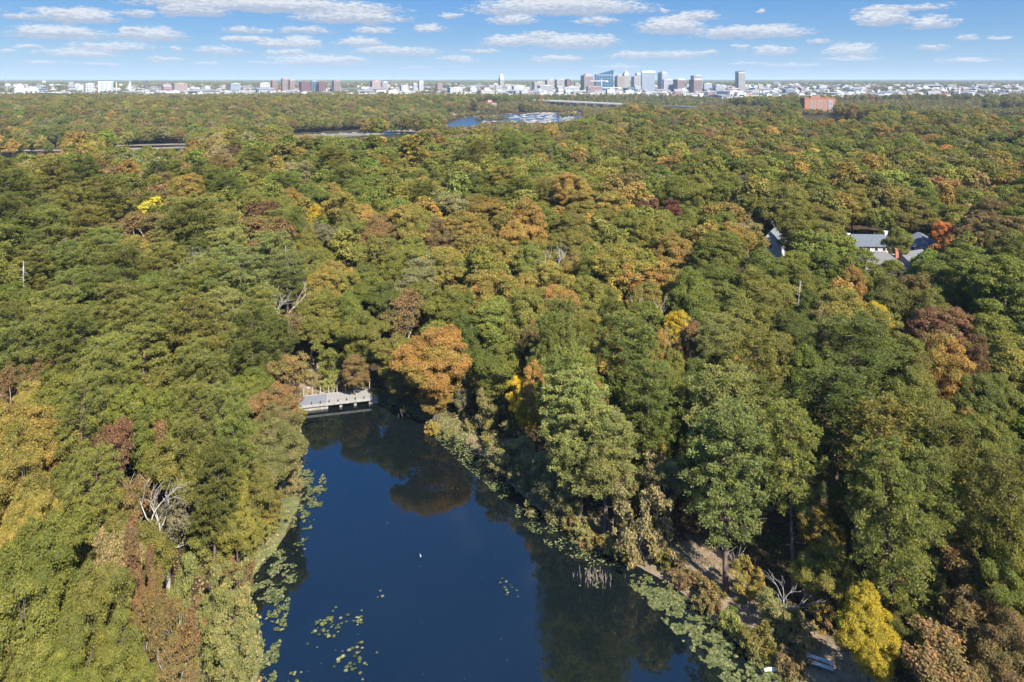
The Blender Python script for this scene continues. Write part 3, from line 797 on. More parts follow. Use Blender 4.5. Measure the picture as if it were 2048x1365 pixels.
# every tree read off the photograph: x y half-width kind colour [height] [| words of its own]
TREES = """
51 1013 62 B6 K
75 900 75 B7 K |big golden tree above the dark hollow at the lower left
48 1105 52 B7 K
157 1062 27 B L 12 |small bright yellow-green tree in the dark hollow at the lower left
258 925 44 A V 18 |rust-red tree with white forking limbs above the white bare tree
310 945 28 S V 17
278 1040 46 A R 15 |rust brown tree just left of the white bare tree
359 1000 62 W E 14
340 1040 66 N4 E 17 |white barked bare tree spreading its limbs near the left bank
478 1022 36 B Y 15
427 1085 52 W O 8
240 1120 82 B6 O 14
68 1190 82 B7 G
51 1286 82 B6 Y
165 1293 62 B7 O
245 1350 55 B6 Y
212 1200 42 A T 18 |tan and peach coloured tree beside the tall dark red one
284 1210 24 S V 21 |tall dark red tree at the lower left
318 1228 16 S V 17
366 1205 50 W Q 13
410 1275 46 W Q 11
444 1208 55 W W 9
461 1293 55 W W 9
495 1340 42 W W 8
359 1303 55 A R 17 |rust brown tree with pale stems at the lower left corner of the pond
276 1290 30 A R
564 905 52 B6 H 15 |olive and tan tree leaning over the left bank of the pond
545 870 50 B7 H 14
584 950 28 W T 7
471 925 42 P P
362 925 66 B6 O
505 985 32 B O 12
430 990 40 P D 20
540 1010 24 W O 6
505 1060 34 W O 7
130 990 40 B D 12
200 1010 50 P P 20
120 1120 40 B D 12
20 960 50 B K
110 655 50 P P
239 643 55 P P
200 610 50 P D
400 690 56 P O 28 |brownish pine with a long bare leaning trunk left of the footbridge
489 598 60 P Q 30 |tall pale green pine above the left end of the footbridge
290 739 60 P P
222 765 50 P P
137 722 50 P D
34 739 50 P P
191 795 46 P P
103 815 46 B G
273 680 50 P P
20 700 50 P D
154 613 50 P P
20 640 55 B G
444 560 60 P Q
533 528 58 P Q
575 575 45 P Q
307 602 50 B G
205 541 52 P P
120 541 52 B D
342 545 52 P P
60 560 40 P P
420 800 50 P P
461 860 46 P P
250 845 55 B G
393 767 40 P P
330 700 45 P P
574 688 46 A R 17 |rust brown tree with pale limbs above the left end of the footbridge
583 770 42 A R 15 |rusty tree beside the left end of the footbridge
548 822 46 B R 13
630 645 44 B O
640 600 40 B K
615 551 46 B Y
666 568 42 B K
318 773 26 B L 12
92 784 30 A R
27 808 34 A R
455 775 24 A B 13
359 691 26 B K 14
315 530 26 B K 17
330 565 24 A T 16
300 880 48 B D 15
340 870 44 B G
395 890 40 P P
420 955 34 W Q 12
160 870 46 P P
40 850 40 B K
500 720 42 P D
520 660 40 P P
500 790 42 B G 15
350 620 44 P P
90 700 44 P P
250 560 48 P D
400 610 44 P P
450 660 40 P Q
858 740 78 B7 J 19 |broad golden orange sycamore overhanging the head of the pond
852 815 34 B7 K 8
795 760 44 B6 H 12
2015 1335 70 B6 R 14
1955 1285 56 A R 13
2035 1235 60 B7 G 16
1900 1350 52 B7 D 9
20 1365 60 B6 O 14
120 1375 60 B7 G 14
335 1372 46 B6 H 12
797 660 50 A0 R 20 |rust and tan sycamore with a white trunk behind the orange one
785 735 44 B O 15
785 790 28 B Y 8
722 685 42 B O
642 640 46 B O
660 722 34 W L 9
710 745 28 B R 10
655 768 20 U Q
690 775 14 U R
628 760 16 U T
997 655 54 B L 19 |bright yellow-green tree right of the orange sycamore
1000 748 52 B G 16
970 822 36 W W 10 |pale feathery waterside tree standing on the grassy right bank
930 785 26 W E 9
1022 852 18 U K 4 |small golden bush beside the path on the right bank
895 640 42 B G
930 690 40 B D
835 572 56 B T 20
905 580 48 B K
735 592 46 B G
700 592 38 B O
1005 592 36 A J
1047 600 34 B K
940 640 30 B G
950 560 46 B O
780 560 40 B G
760 620 38 B D
825 620 36 B G
700 640 36 B G
1100 580 50 B K
1052 640 46 B Y
1112 635 38 B J
1174 610 46 B Y
1274 585 50 A J 20 |tan orange tree just left of the white bare snag in mid wood
1286 622 40 B K
1119 685 40 P P
1124 730 36 P P
1174 665 42 B Y
1230 680 32 P D
1294 667 54 B G
1352 685 30 B Z 18
1311 722 24 B J
1216 718 30 B J 19 |small orange tree between two dark pines in mid wood
1199 768 46 B K
1136 815 62 P1 P 25
1281 745 60 P P 29 |big dark pine in mid wood just right of the small orange tree
1419 740 38 P Q
1381 720 34 B R
1481 760 42 B K
1514 775 52 P O
1399 648 52 B G
1469 648 60 B O
1499 598 54 B Y
1436 580 60 B D
1074 790 34 B J
1050 812 30 B Z 14
1150 880 70 P3 Q 25 |tall pale pine overhanging the right bank at mid pond
1286 840 50 P P 24
1261 870 28 B M 13 |dark maroon tree behind the right bank
1306 852 18 B M 13
1324 868 32 B Y 12
1354 835 38 B G
1461 850 74 P1 Q 24 |broad pale pine behind the small twisted snag
1200 838 28 B K
1090 730 36 P P
1060 710 34 B R
1220 640 30 B G
1180 700 30 B G
1240 800 36 B D
1395 790 44 B D
1340 780 36 B O
1540 645 44 B O
1536 608 46 B Y
1690 640 62 B Y 19 |big yellow-green tree with an orange top below the houses
1706 592 32 B J 20
1748 662 34 B Z 17
1773 615 46 B O
1838 602 42 B R
1868 680 60 B V 19 |broad brick red tree on the right side of the wood
1900 748 56 B J 18
1950 742 24 B V
1640 672 36 A B 17
1705 735 84 P D 24 |very broad dark green tree on the right side of the wood
1985 690 62 B G
1526 725 46 B O
1574 764 44 B O
1985 572 60 B G
1922 533 60 B G
1874 580 50 B G
1432 527 56 B G
1488 480 46 A T
1605 468 50 B O
1716 560 50 B G
1660 555 46 B G
1605 552 52 B G
1526 552 52 B G
1800 486 24 B L 14 |bright green rounded tree between the two grey roofed houses
1748 500 18 B M 5 |low maroon tree in front of the grey roofed house
1811 510 18 B M 5
1887 476 24 B X 15 |orange tree just right of the white house with the hip roof
1945 485 26 B R
1811 430 48 B O
1850 410 40 B G
2010 590 44 B G
1620 640 36 B D
1590 690 40 B D
1800 740 46 B G
1830 780 40 B O
1673 850 88 P D 24 |wide dark green pine behind the row of pines on the right
1823 825 60 B6 Y
1948 817 50 B D
2003 822 36 B Y
1948 884 28 B K 13
1773 895 32 A V 14
1815 912 28 A V 13
1773 960 84 P O 26 |wide olive pine in the right part of the wood
1906 985 66 P O 25
1786 1060 66 P P 27 |olive green pine above the bright yellow tree
1586 965 56 P P 29 |tall pine with a long bare trunk on the right bank
1973 930 66 B7 G
1986 1000 60 B O
2011 1067 62 P P
1873 1065 60 P P
1648 995 26 A R 11
1640 1067 40 B K 10
1786 855 48 B G
1172 965 72 P1 Q 20 |large pale pine leaning above the tan waterside tree
1452 952 78 P3 Q 26 |largest pale green pine standing on the bare right bank
1288 1030 66 W T 14 |tan waterside tree with a white leaning stem on the right bank
1004 915 44 W T 8
1073 1005 56 W T 10
970 935 24 W W 5
1035 960 40 W T 8
1115 1060 30 W W 6
1298 917 24 B J 12
1262 912 22 B M 12
1339 985 42 A T 14
1496 1165 36 W K 6 |golden bushy tree with two white stubs on the bare right bank
1546 1228 46 W W 6 |thin tan shrubby tree with a bleached snag on the right bank
1655 1150 56 B6 O 11
1650 1205 36 W K 5
1762 1185 34 B K 12
1732 1280 56 B7 Z 13 |bright yellow tree beside the bench
1975 1235 64 A R 14 |rusty wispy tree at the lower right
1900 1190 50 A R 10
1850 1150 60 B D 13
1850 1280 60 B7 D 8
1930 1330 50 A R 10
2010 1150 50 B G
1390 880 40 B D 15
1520 880 50 P D 22
1560 830 44 B D
1380 930 30 B D 12
1690 1020 30 B D 12
1600 770 40 B G
1330 930 30 B D 10
1230 920 30 P P 18
1260 975 26 B G 9
75 355 26 B K 16
155 376 34 B M 18
297 385 22 B Y 17
290 406 20 B Z 16 |small yellow tree high up at the left of the wood
337 347 24 B J 16
405 365 22 P D 26 |dark pine with a bare grey trunk standing clear at the upper left
420 437 26 A R 17
300 457 28 A R 16
390 312 24 A E 17
285 335 26 A E 17
500 336 24 B Z 16
475 392 12 B J 15
415 412 24 B K 16
380 470 52 P P 25
20 460 46 P D 24
100 480 44 P P 24
180 470 44 P O 24
547 362 22 B R
615 387 14 B R
585 415 24 B K
665 403 24 B K
575 430 22 B Y
637 437 15 B Z 16
690 462 20 B Y
728 440 26 B J 17
565 458 16 B V 19 |small brick red tree above the slender dead trunk
597 466 16 B V 19
580 478 20 P G 26 |pine with a slender leaning trunk under the red trees
640 490 28 A E 18
720 482 34 A Y 19
850 385 24 B K
875 430 44 B K 18
960 425 44 B K
825 480 26 B R
962 497 18 B K 18
1012 455 26 B K
890 545 52 B K
640 540 36 B Y
545 500 36 A R 18
610 500 30 B Y
1225 298 34 B G
1100 347 13 B M
1330 348 20 B M 16
1345 437 32 B M 18 |dark maroon tree high in the middle of the wood
1230 425 42 B K
1490 378 20 A E 18
1470 318 28 B Y
1512 415 15 B V 14
1565 322 18 B X 17 |fiery orange tree high up on the right
1700 348 44 B O
1912 320 52 B Y 20
1945 300 20 A T
2005 317 16 B X 15
1037 490 32 B J
1140 552 36 B K
1345 512 40 B J 18
1430 512 44 B G
1500 495 40 A K
1240 520 40 B Y
1140 470 40 B O
1080 440 40 B G
1100 395 36 B O
1205 385 36 B Y
1275 380 36 B G
1185 560 34 B G
1385 600 40 B G
1340 590 34 B K
1330 470 40 B G
1260 460 36 B G
1380 455 34 B G
1440 440 40 B G
1400 385 40 B Y
1060 535 34 B Y
1000 520 34 B K
"""
PINEZONE = [(0, 430), (560, 430), (600, 560), (560, 860), (460, 960), (300, 900), (0, 860)]
# picture areas the photograph shows open (outline, how far away the open thing is)
POND_M = [on_z(*p) for p in POND_PX]
OPEN = [(POND_PX + [(1475, 1500), (520, 1500)], 1e9),
        ([(600, 765), (600, 815), (755, 805), (752, 772), (700, 755), (640, 745)], 150),
        ([(1705, 468), (1870, 468), (1870, 492), (1845, 500), (1785, 510), (1745, 506), (1715, 492)], 300),
        ([(1540, 470), (1562, 470), (1562, 508), (1540, 508)], 285), ([(1652, 535), (1695, 530), (1695, 548), (1655, 560)], 250),
        ([(885, 264), (893, 222), (1175, 220), (1170, 240), (1120, 252), (1000, 260)], 1800),
        ([(-10, 303), (130, 298), (130, 309), (0, 314)], 900), ([(225, 289), (375, 286), (372, 299), (228, 303)], 1000),
        ([(585, 266), (770, 262), (860, 258), (850, 268), (760, 277), (590, 276)], 1150),
        ([(1600, 192), (1670, 192), (1670, 236), (1725, 236), (1725, 243), (1602, 240)], 1260),
        ([(1040, 196), (1225, 198), (1245, 212), (1200, 230), (1130, 228), (1040, 205)], 1900),
        ([(1320, 198), (1540, 214), (1540, 226), (1470, 232), (1320, 214)], 1900),
        ([(955, 200), (1040, 204), (1030, 222), (955, 224)], 1900),
        ([(1330, 1085), (1400, 1085), (1480, 1150), (1500, 1230), (1700, 1365), (1560, 1365), (1250, 1150)], 120),
        ([(470, 1150), (540, 1075), (590, 1000), (606, 960), (612, 1010), (560, 1110), (505, 1165)], 110),
        ([(1668, 196), (1965, 190), (1965, 217), (1800, 213), (1672, 207)], 1760), ([(1980, 215), (2050, 215), (2050, 232), (1980, 234)], 1700), ([(1830, 208), (1970, 206), (1970, 220), (1830, 224)], 1700)]
def tint(o, col, r, hue=.055):
    a, b_, _ = PAL[col]
    f = np.exp(r.normal(0, .09)); w = np.array((r.normal(0, hue), r.normal(0, hue * .5), 0))
    o["tint"] = [float(x) for x in np.array(a) * f * np.exp(w)]
    o["tint_b"] = [float(x) for x in np.array(b_) * f * np.exp(w * .7)]
placed = []      # x y R kind col px py d H label
rr = np.random.default_rng(99)
for ln in TREES.strip().splitlines():
    lab = None
    if '|' in ln: ln, lab = ln.split('|')
    q = ln.split()
    px, py, rp = float(q[0]), float(q[1]), float(q[2]); k, c = q[3], q[4]
    var = True
    if len(k) > 1: var = int(k[1]); k = k[0]
    R0, H0, cf = PDIM[k]
    H = float(q[5]) if len(q) > 5 else H0 * rr.uniform(.88, 1.12) * (.86 if k == 'P' else 1)
    H *= .84
    if k == 'P': cf = .64; H = min(H, 22.5)
    if k == 'B': cf = .64
    x, y, t = on_ground(px, py, H * cf)
    R = rp * t / FPX
    if k == 'B': R = min(max(R, 2.2), H * .52)
    if k == 'P': R = min(max(R, 2.6), H * .30)
    # keep every foot on dry land
    for _ in range(60):
        d0 = float(sdf(POND, np.array([x]), np.array([y]))[0])
        if d0 > .8: break
        e = .5
        gxx = float(sdf(POND, np.array([x + e]), np.array([y]))[0]) - d0; gyy = float(sdf(POND, np.array([x]), np.array([y + e]))[0]) - d0
        n_ = hypot(gxx, gyy) + 1e-9; x += gxx / n_ * .6; y += gyy / n_ * .6
    placed.append([x, y, R, k, c, px, py, t, H, lab.strip() if lab else None, var])
# dead trees whose top and foot are read off the photograph: xtop ytop xfoot yfoot variant half-spread
SNAGS = """
52 520 50 590 2 1.0|pole-like dead tree with short stubs at the far left
405 500 408 560 0 2.6|grey bare tree with upright branches in the pine wood
592 490 575 550 2 .9|slender dark dead trunk under the small red trees
610 560 582 640 3 4.2|white dead tree with long side branches right of the pines
1095 470 1100 530 0 3.4|white bare snag with upright prongs in the middle of the wood
1318 585 1318 635 3 2.6|white forked snag in the middle of the wood
1356 616 1352 650 1 2.4|pale twisted snag over a dark gap in the wood
1435 792 1440 830 1 2.2|small twisted snag over the broad pale pine
1598 690 1605 735 3 3.2|grey bare branching snag beside the big dark tree at the right
1590 560 1590 600 2 .7|thin pale dead pole below the houses at the right
1650 915 1652 1010 1 3.0|grey bare snag between the tall right pines
1524 1160 1528 1225 1 1.5|short bleached snag on the bare right bank
1478 1095 1490 1160 1 .9|slim bent dead stem beside the trunk of the largest pine
1770 1125 1768 1165 1 1.0|small white crooked dead branch under the olive pine
"""
for ln in SNAGS.strip().splitlines():
    a, lab = ln.split('|'); q = [float(v_) for v_ in a.split()]
    xf, yf = q[2], q[3]
    x, y, t = on_ground(xf, yf, 11.5 if yf < 1000 else 2.0)
    g = tz(x, y)
    tx, ty, zt_ = on_y(q[0], q[1], y)
    placed.append([x, y, q[5] * 1.6, 'N', 'E', q[0], q[1], t, max(4.0, zt_ - g), lab, int(q[4])])
    if yf < 1000: OPEN.append(([(q[0] - 12, q[1]), (q[0] + 12, q[1]), (xf + 9, yf), (xf - 9, yf)], t + 3))
# shrubs and low growth on the banks
for (px, py, c) in [(905,862,'W'),(1050,905,'T'),(1120,1075,'W'),(1150,1088,'R'),(1200,1105,'W'),(1232,1122,'O'),(1330,1120,'O'),(1400,1215,'R'),(1440,1260,'L'),
                    (1420,1190,'O'),(1500,1290,'O'),(1480,1320,'W'),(1560,1350,'R'),(1590,1275,'T'),(1370,1160,'R'),(500,1175,'R'),(470,1150,'O'),(600,905,'T'),
                    (598,838,'L'),(575,860,'R'),(540,1045,'O'),(450,1130,'B'),(400,1140,'B'),(1690,1255,'D'),(1800,1320,'D'),(1660,1240,'R'),(1190,1090,'K'),
                    (940,850,'W'),(880,862,'K'),(752,790,'L'),(610,752,'T'),(675,748,'L'),(700,764,'R'),(1140,1045,'R'),(1590,1240,'T'),(980,878,'O')]:
    x, y, t = on_ground(px, py, 1.0)
    d0 = float(sdf(POND, np.array([x]), np.array([y]))[0])
    if d0 < .5: x += (.8 if x > -8 else -.8) * (1 - min(d0, 0)); 
    placed.append([x, y, rr.uniform(1.1, 2.0), 'U', c, px, py, t, rr.uniform(1.4, 2.8), None, True])
n_hand = len(placed)

# ------------------------------------------------------------------ the rest of the wood
def in_open(px, py, rp, t):
    ok = np.ones(px.shape, bool)
    for poly, dist in OPEN:
        if 850 < dist < 1e6: dist = dist * .86
        m_ = (t < dist) & (sdf(poly, px, py) < rp * (.72 if 850 * .86 < dist < 1e8 else 1.0 if 200 < dist < 1e8 else .62))
        ok &= ~m_
    return ok
def bad_ground(x, y):
    d = np.minimum(np.minimum(sdf(RIVER, x, y), sdf(ARM1, x, y)), sdf(ARM2, x, y))
    return (sdf(POND, x, y) < 3.0) | (d < 9)
HP = np.array([(p[0], p[1], p[2]) for p in placed if p[3] not in 'U'])
HC = [p[4] for p in placed if p[3] in 'BAPW']; HK = [p[3] for p in placed if p[3] in 'BAPW']; HQ = np.array([(p[5], p[6]) for p in placed if p[3] in 'BAPW'])
def zone_colour(px, py, r):
    """the mix of autumn colours the photograph shows round a picture point"""
    if r.random() < .035: return 'A', r.choice(list('EETW'))
    if py > 420:
        d = np.hypot(HQ[:, 0] - px, (HQ[:, 1] - py) * 1.35)
        k = np.argsort(d)[:5]
        j = k[min(int(r.exponential(1.2)), 4)]
        kk, cc = HK[j], HC[j]
        if kk == 'W': kk = 'B'
        if cc in 'ZXVMJLE' and r.random() < .8: cc = r.choice(list('GOY')) if kk != 'P' else 'P'
        if kk == 'P' and cc not in 'PQDO': cc = 'P'
        if kk != 'P' and 760 < px < 1480 and py < 720 and r.random() < .38: cc = r.choice(list('KYYKOJ'))
        return kk, cc
    if py > 300:
        u = r.random()
        if px < 480:
            return ('B' if u < .85 else 'A', r.choice(list('GGGOOYYKKRRTMDV'), p=None)) if py < 350 else ('P' if u < .3 else 'B', r.choice(list('GGGGDOOYYKR')))
        if px < 1050: return ('P' if u < .2 else 'B', r.choice(list('GGGGGGDOOYYK')))
        return ('B', r.choice(list('GGGGGOODYYYYKKRJ')))
    if px < 800: return ('B', r.choice(list('OOOOGGGGKKHYYYRDT')))
    if px < 1250: return ('B', r.choice(list('OGGGGGDYYKHT')))
    return ('B', r.choice(list('GGGGDDOOYYKHRJ')))
def grid_pts(y0, y1, sp, r, jit=.42):
    ys = np.arange(y0, y1, sp * .9)
    out = []
    for j, yy in enumerate(ys):
        hw = yy * .80 + 45
        xs = np.arange(-hw, hw, sp) + (sp / 2 if j % 2 else 0)
        out.append(np.stack([xs, np.full(xs.shape, yy)], 1))
    P = np.concatenate(out)
    return P + r.uniform(-jit, jit, P.shape) * sp
rf = np.random.default_rng(5)
P = grid_pts(22, 1560, 8.4, rf)
P = P[~bad_ground(P[:, 0], P[:, 1])]
# thin the cemetery, the islands' edges and the open city side
R_ = 3.5 + 4.0 * rf.random(len(P)) ** 1.3; Hh = rf.uniform(11.5, 18.5, len(P)) * np.clip(R_ / 5.2, .85, 1.15)
g_ = terrain(P[:, 0], P[:, 1])
fill = []
Hh0 = 1
cpx, cpy, cd = proj(P[:, 0], P[:, 1], g_ + Hh * .66)
rpx = R_ * FPX / cd
tt = cd
ok = in_open(cpx, cpy, rpx, tt)
ok &= ~((cpy > 1440) & (P[:, 0] > 0) & (P[:, 1] < 85)) & ~((cpy > 1270) & (P[:, 1] < 76))
Hh = np.where((cpx > 1450) & (cpy > 1120), np.minimum(Hh, 10), Hh)     # the photograph shows nothing of these
# keep clear of the trees already placed
for i in np.where(ok)[0]:
    if P[i, 1] < 420:
        d = np.hypot(HP[:, 0] - P[i, 0], HP[:, 1] - P[i, 1]) - (HP[:, 2] + R_[i]) * .60
        if d.min() < 0: ok[i] = False
P, R_, Hh, g_, cpx, cpy, cd, rpx = [a[ok] for a in (P, R_, Hh, g_, cpx, cpy, cd, rpx)]
for i in range(len(P)):
    k, c = zone_colour(cpx[i], cpy[i], rf)
    fill.append([P[i, 0], P[i, 1], R_[i], k, c, cpx[i], cpy[i], cd[i], Hh[i] * (1.22 if k == 'P' else 1), None, True])
# those that show largest become trees of their own
inview = [f for f in fill if -60 < f[5] < 2108 and f[6] < 1420]
inview.sort(key=lambda f: -(f[2] / f[7]))
nb = sum(1 for p in placed if p[3] == 'B'); np_ = sum(1 for p in placed if p[3] == 'P'); na = sum(1 for p in placed if p[3] == 'A')
quota = {'B': 292 - nb, 'P': 170 - np_, 'A': 60 - na}
own = []; ids = set()
for f in inview:
    if quota.get(f[3], 0) > 0 and f[7] < 330:
        quota[f[3]] -= 1; own.append(f); ids.add(id(f))
rest = [f for f in fill if id(f) not in ids]
print("hand", n_hand, "own", len(own), "rest", len(rest), "B", nb, "P", np_)
placed += own

# ------------------------------------------------------------------ names for all of them
LAND = [(678, 798, "the footbridge"), (1640, 1335, "the bench"), (1732, 1280, "the bright yellow tree"), (872, 720, "the orange sycamore"),
        (330, 1050, "the white bare tree"), (1452, 990, "the largest pale pine"), (1288, 1030, "the tan waterside tree"), (1868, 680, "the brick red tree"),
        (1690, 640, "the orange topped tree"), (1742, 490, "the grey roofed house"), (1095, 500, "the white upright snag"),
        (284, 1214, "the tall dark red tree"), (408, 530, "the grey bare tree among the pines"), (52, 550, "the pole-like dead tree"),
        (600, 600, "the white dead tree"), (1216, 718, "the small orange tree in mid wood"), (1345, 437, "the dark maroon tree in mid wood"), (565, 458, "the small brick red tree"),
        (1565, 322, "the fiery orange tree"), (405, 365, "the dark pine standing clear"), (290, 406, "the small yellow tree"), (1590, 580, "the thin dead pole"),
        (1705, 735, "the broadest dark tree"), (1786, 1060, "the olive pine above the yellow tree"), (75, 900, "the big golden tree"),
        (400, 690, "the pine with the leaning trunk"), (1802, 480, "the round bright green tree"), (1281, 745, "the big dark pine in mid wood"),
        (1912, 320, "the big upper right tree"), (875, 430, "the broad golden tree above mid wood"), (1004, 915, "the first tan bank bush"),
        (1150, 870, "the tall pale pine at mid pond"), (1960, 1240, "the rusty wispy tree"), (500, 336, "the bright yellow tree at the upper left"), (1356, 630, "the pale twisted snag")]
buckets = {}
for i, p in enumerate(placed):
    if p[9]: continue
    ds = [hypot(p[5] - a, (p[6] - b_) * 1.2) for a, b_, _ in LAND]
    j = min(range(len(LAND)), key=lambda q: ds[q])
    ax, ay, nm = LAND[j]
    ex, ey = p[5] - ax, p[6] - ay
    if abs(ex) > abs(ey) * 1.1: rel = "right of" if ex > 0 else "left of"
    else: rel = "in front of" if ey > 0 else "behind"
    cw = PAL[p[4]][2] if p[3] != 'N' else ""
    buckets.setdefault((cw, p[3], rel, nm), []).append((ds[j], i))
ORD = ["", "second ", "third ", "fourth ", "fifth ", "sixth ", "seventh ", "eighth ", "ninth ", "tenth ", "eleventh ", "twelfth ", "thirteenth ", "fourteenth ", "fifteenth ", "sixteenth ", "seventeenth ", "eighteenth ", "nineteenth ", "twentieth ", "twenty-first ", "twenty-second ", "twenty-third "]
for (cw, k, rel, nm), ls in buckets.items():
    ls.sort()
    for q, (_, i) in enumerate(ls):
        if len(ls) == 1: placed[i][9] = f"{cw} {KIND[k][1]} {rel} {nm}".strip()
        else: placed[i][9] = f"{cw} {KIND[k][1]}, {ORD[min(q, 22)]}nearest {rel} {nm}".strip()

# ------------------------------------------------------------------ plant them
cnt = {}
def plant(p, idx):
    x, y, R, k, c, px, py, t, H, lab, var = p
    ls = PROTO[k]
    v_ = var if var is not True else int(rr.integers(3 if k == 'A' else 6 if k == 'B' else 3 if k == 'N' else len(ls)))
    crown, trunk = ls[v_]
    R0, H0, _ = PDIM[k]
    name, word = KIND[k]
    g = tz(x, y)
    root = bpy.data.objects.new(name, None); COL.objects.link(root)
    root.empty_display_size = 1.0
    root.location = (x, y, g - .05)
    rz = rr.uniform(0, 2 * pi)
    if lab == "white barked bare tree spreading its limbs near the left bank": v_ = 3; crown, trunk = ls[3]
    root["label"] = lab; root["category"] = CATEG[k]; root["group"] = GROUP[k]
    sc_ = (R / R0, R / R0 * rr.uniform(.92, 1.08), H / H0)
    if k == 'N':
        if v_ == 2: sc_ = (max(.8, R / 1.6), max(.8, R / 1.6), H / 18)
        elif v_ == 4: sc_ = (R / 6.5, R / 6.5, H / 16)
        else: sc_ = (R / 4.5, R / 4.5, H / 17)
    root.rotation_euler = (rr.normal(0, .035), rr.normal(0, .035), rz)
    root.scale = sc_
    tr_ = link("trunk", trunk, root)
    if crown is not None:
        cr_ = link("crown", crown, root)
        tint(cr_, c, rr)
for i, p in enumerate(placed): plant(p, i)

# ------------------------------------------------------------------ forest beyond: real trees scattered by geometry nodes
def instancer(name, pts, tints, tints_b, scales, rots, idx, protos, mat):
    col = bpy.data.collections.new(name + "_kinds")
    for j, me in enumerate(protos):
        o = bpy.data.objects.new(f"kind_{j:02d}", me); col.objects.link(o)
        if mat is not None and len(me.materials) == 0: me.materials.append(mat)
    me = bpy.data.meshes.new(name)
    me.vertices.add(len(pts)); me.vertices.foreach_set("co", np.asarray(pts, np.float32).ravel())
    for nm, dat, ty, fld in (("tint", tints, 'FLOAT_COLOR', "color"), ("tint_b", tints_b, 'FLOAT_COLOR', "color"), ("scl", scales, 'FLOAT_VECTOR', "vector"), ("rot", rots, 'FLOAT', "value"), ("idx", idx, 'INT', "value")):
        a = me.attributes.new(nm, ty, 'POINT'); dat = np.asarray(dat, np.int32 if ty == 'INT' else np.float32)
        if ty == 'FLOAT_COLOR': dat = np.c_[dat, np.ones(len(dat), np.float32)].astype(np.float32)
        a.data.foreach_set(fld, dat.ravel())
    me.update()
    o = link(name, me, kind="stuff")
    ng = bpy.data.node_groups.new(name + "_scatter", 'GeometryNodeTree')
    ng.interface.new_socket("Geometry", in_out='INPUT', socket_type='NodeSocketGeometry')
    ng.interface.new_socket("Geometry", in_out='OUTPUT', socket_type='NodeSocketGeometry')
    N = ng.nodes; L = ng.links
    gi = N.new('NodeGroupInput'); go = N.new('NodeGroupOutput')
    ci = N.new('GeometryNodeCollectionInfo'); ci.inputs[0].default_value = col
    ci.inputs['Separate Children'].default_value = True; ci.inputs['Reset Children'].default_value = True
    ip = N.new('GeometryNodeInstanceOnPoints'); ip.inputs['Pick Instance'].default_value = True
    def at(nm, ty):
        n = N.new('GeometryNodeInputNamedAttribute'); n.data_type = ty; n.inputs[0].default_value = nm; return n.outputs['Attribute']
    cx = N.new('ShaderNodeCombineXYZ'); L.new(at("rot", 'FLOAT'), cx.inputs[2])
    L.new(gi.outputs[0], ip.inputs['Points']); L.new(ci.outputs[0], ip.inputs['Instance'])
    L.new(at("idx", 'INT'), ip.inputs['Instance Index']); L.new(cx.outputs[0], ip.inputs['Rotation']); L.new(at("scl", 'FLOAT_VECTOR'), ip.inputs['Scale'])
    L.new(ip.outputs[0], go.inputs[0])
    md = o.modifiers.new("scatter", 'NODES'); md.node_group = ng
    return o
def tints_for(cols, r):
    A = np.array([PAL[c][0] for c in cols]); B_ = np.array([PAL[c][1] for c in cols])
    f = np.exp(r.normal(0, .16, len(cols)))[:, None] * np.exp(np.c_[r.normal(0, .09, len(cols)), r.normal(0, .05, len(cols)), np.zeros(len(cols))])
    return A * f, B_ * f
# middle distance: full clumps, fewer and larger leaf faces
mid = [mk_broad(111, nc=70, per=56, size=.50, cr=1.45, lod=1)[0], mk_broad(112, R=5.8, nl=10, nc=78, per=54, size=.50, cr=1.4, lod=1)[0],
       mk_broad(113, nl=6, nc=64, per=58, size=.52, cr=1.6, lod=1)[0], mk_broad(114, nl=9, nc=84, per=50, size=.48, cr=1.25, lod=1)[0],
       mk_pine(131, nb=40, per=26, size=.85, tuft=1.1, w=.36, lod=1)[0], mk_pine(132, zb=9.5, R=5, nb=44, per=26, size=.85, tuft=1.1, w=.36, lod=1)[0],
       mk_airy(123, nc=60, per=24, size=.5)[0], mk_airy(124, nc=70, per=22, size=.5)[0]]
def rest_arrays(ls, r, nB, iP, iA, base):
    pts = []; sc_ = []; ix = []; cols = []
    for f in ls:
        x, y, R, k, c = f[:5]
        H = f[8]
        R0, H0, _ = PDIM[k if k in 'BAP' else 'B']
        pts.append((x, y, 0)); sc_.append((R / R0, R / R0, H / H0)); cols.append(c)
        ix.append(int(r.integers(nB)) if k not in 'PA' else (iP + int(r.integers(2)) if k == 'P' else iA + int(r.integers(2))))
    pts = np.array(pts, float); pts[:, 2] = terrain(pts[:, 0], pts[:, 1]) - .3
    a, b_ = tints_for(cols, r)
    return pts, a, b_, np.array(sc_), r.uniform(0, 6.28, len(pts)), np.array(ix)
ra = rest_arrays(rest, rf, 4, 4, 6, 0)
instancer("forest_trees", *ra, mid, LEAF_I)

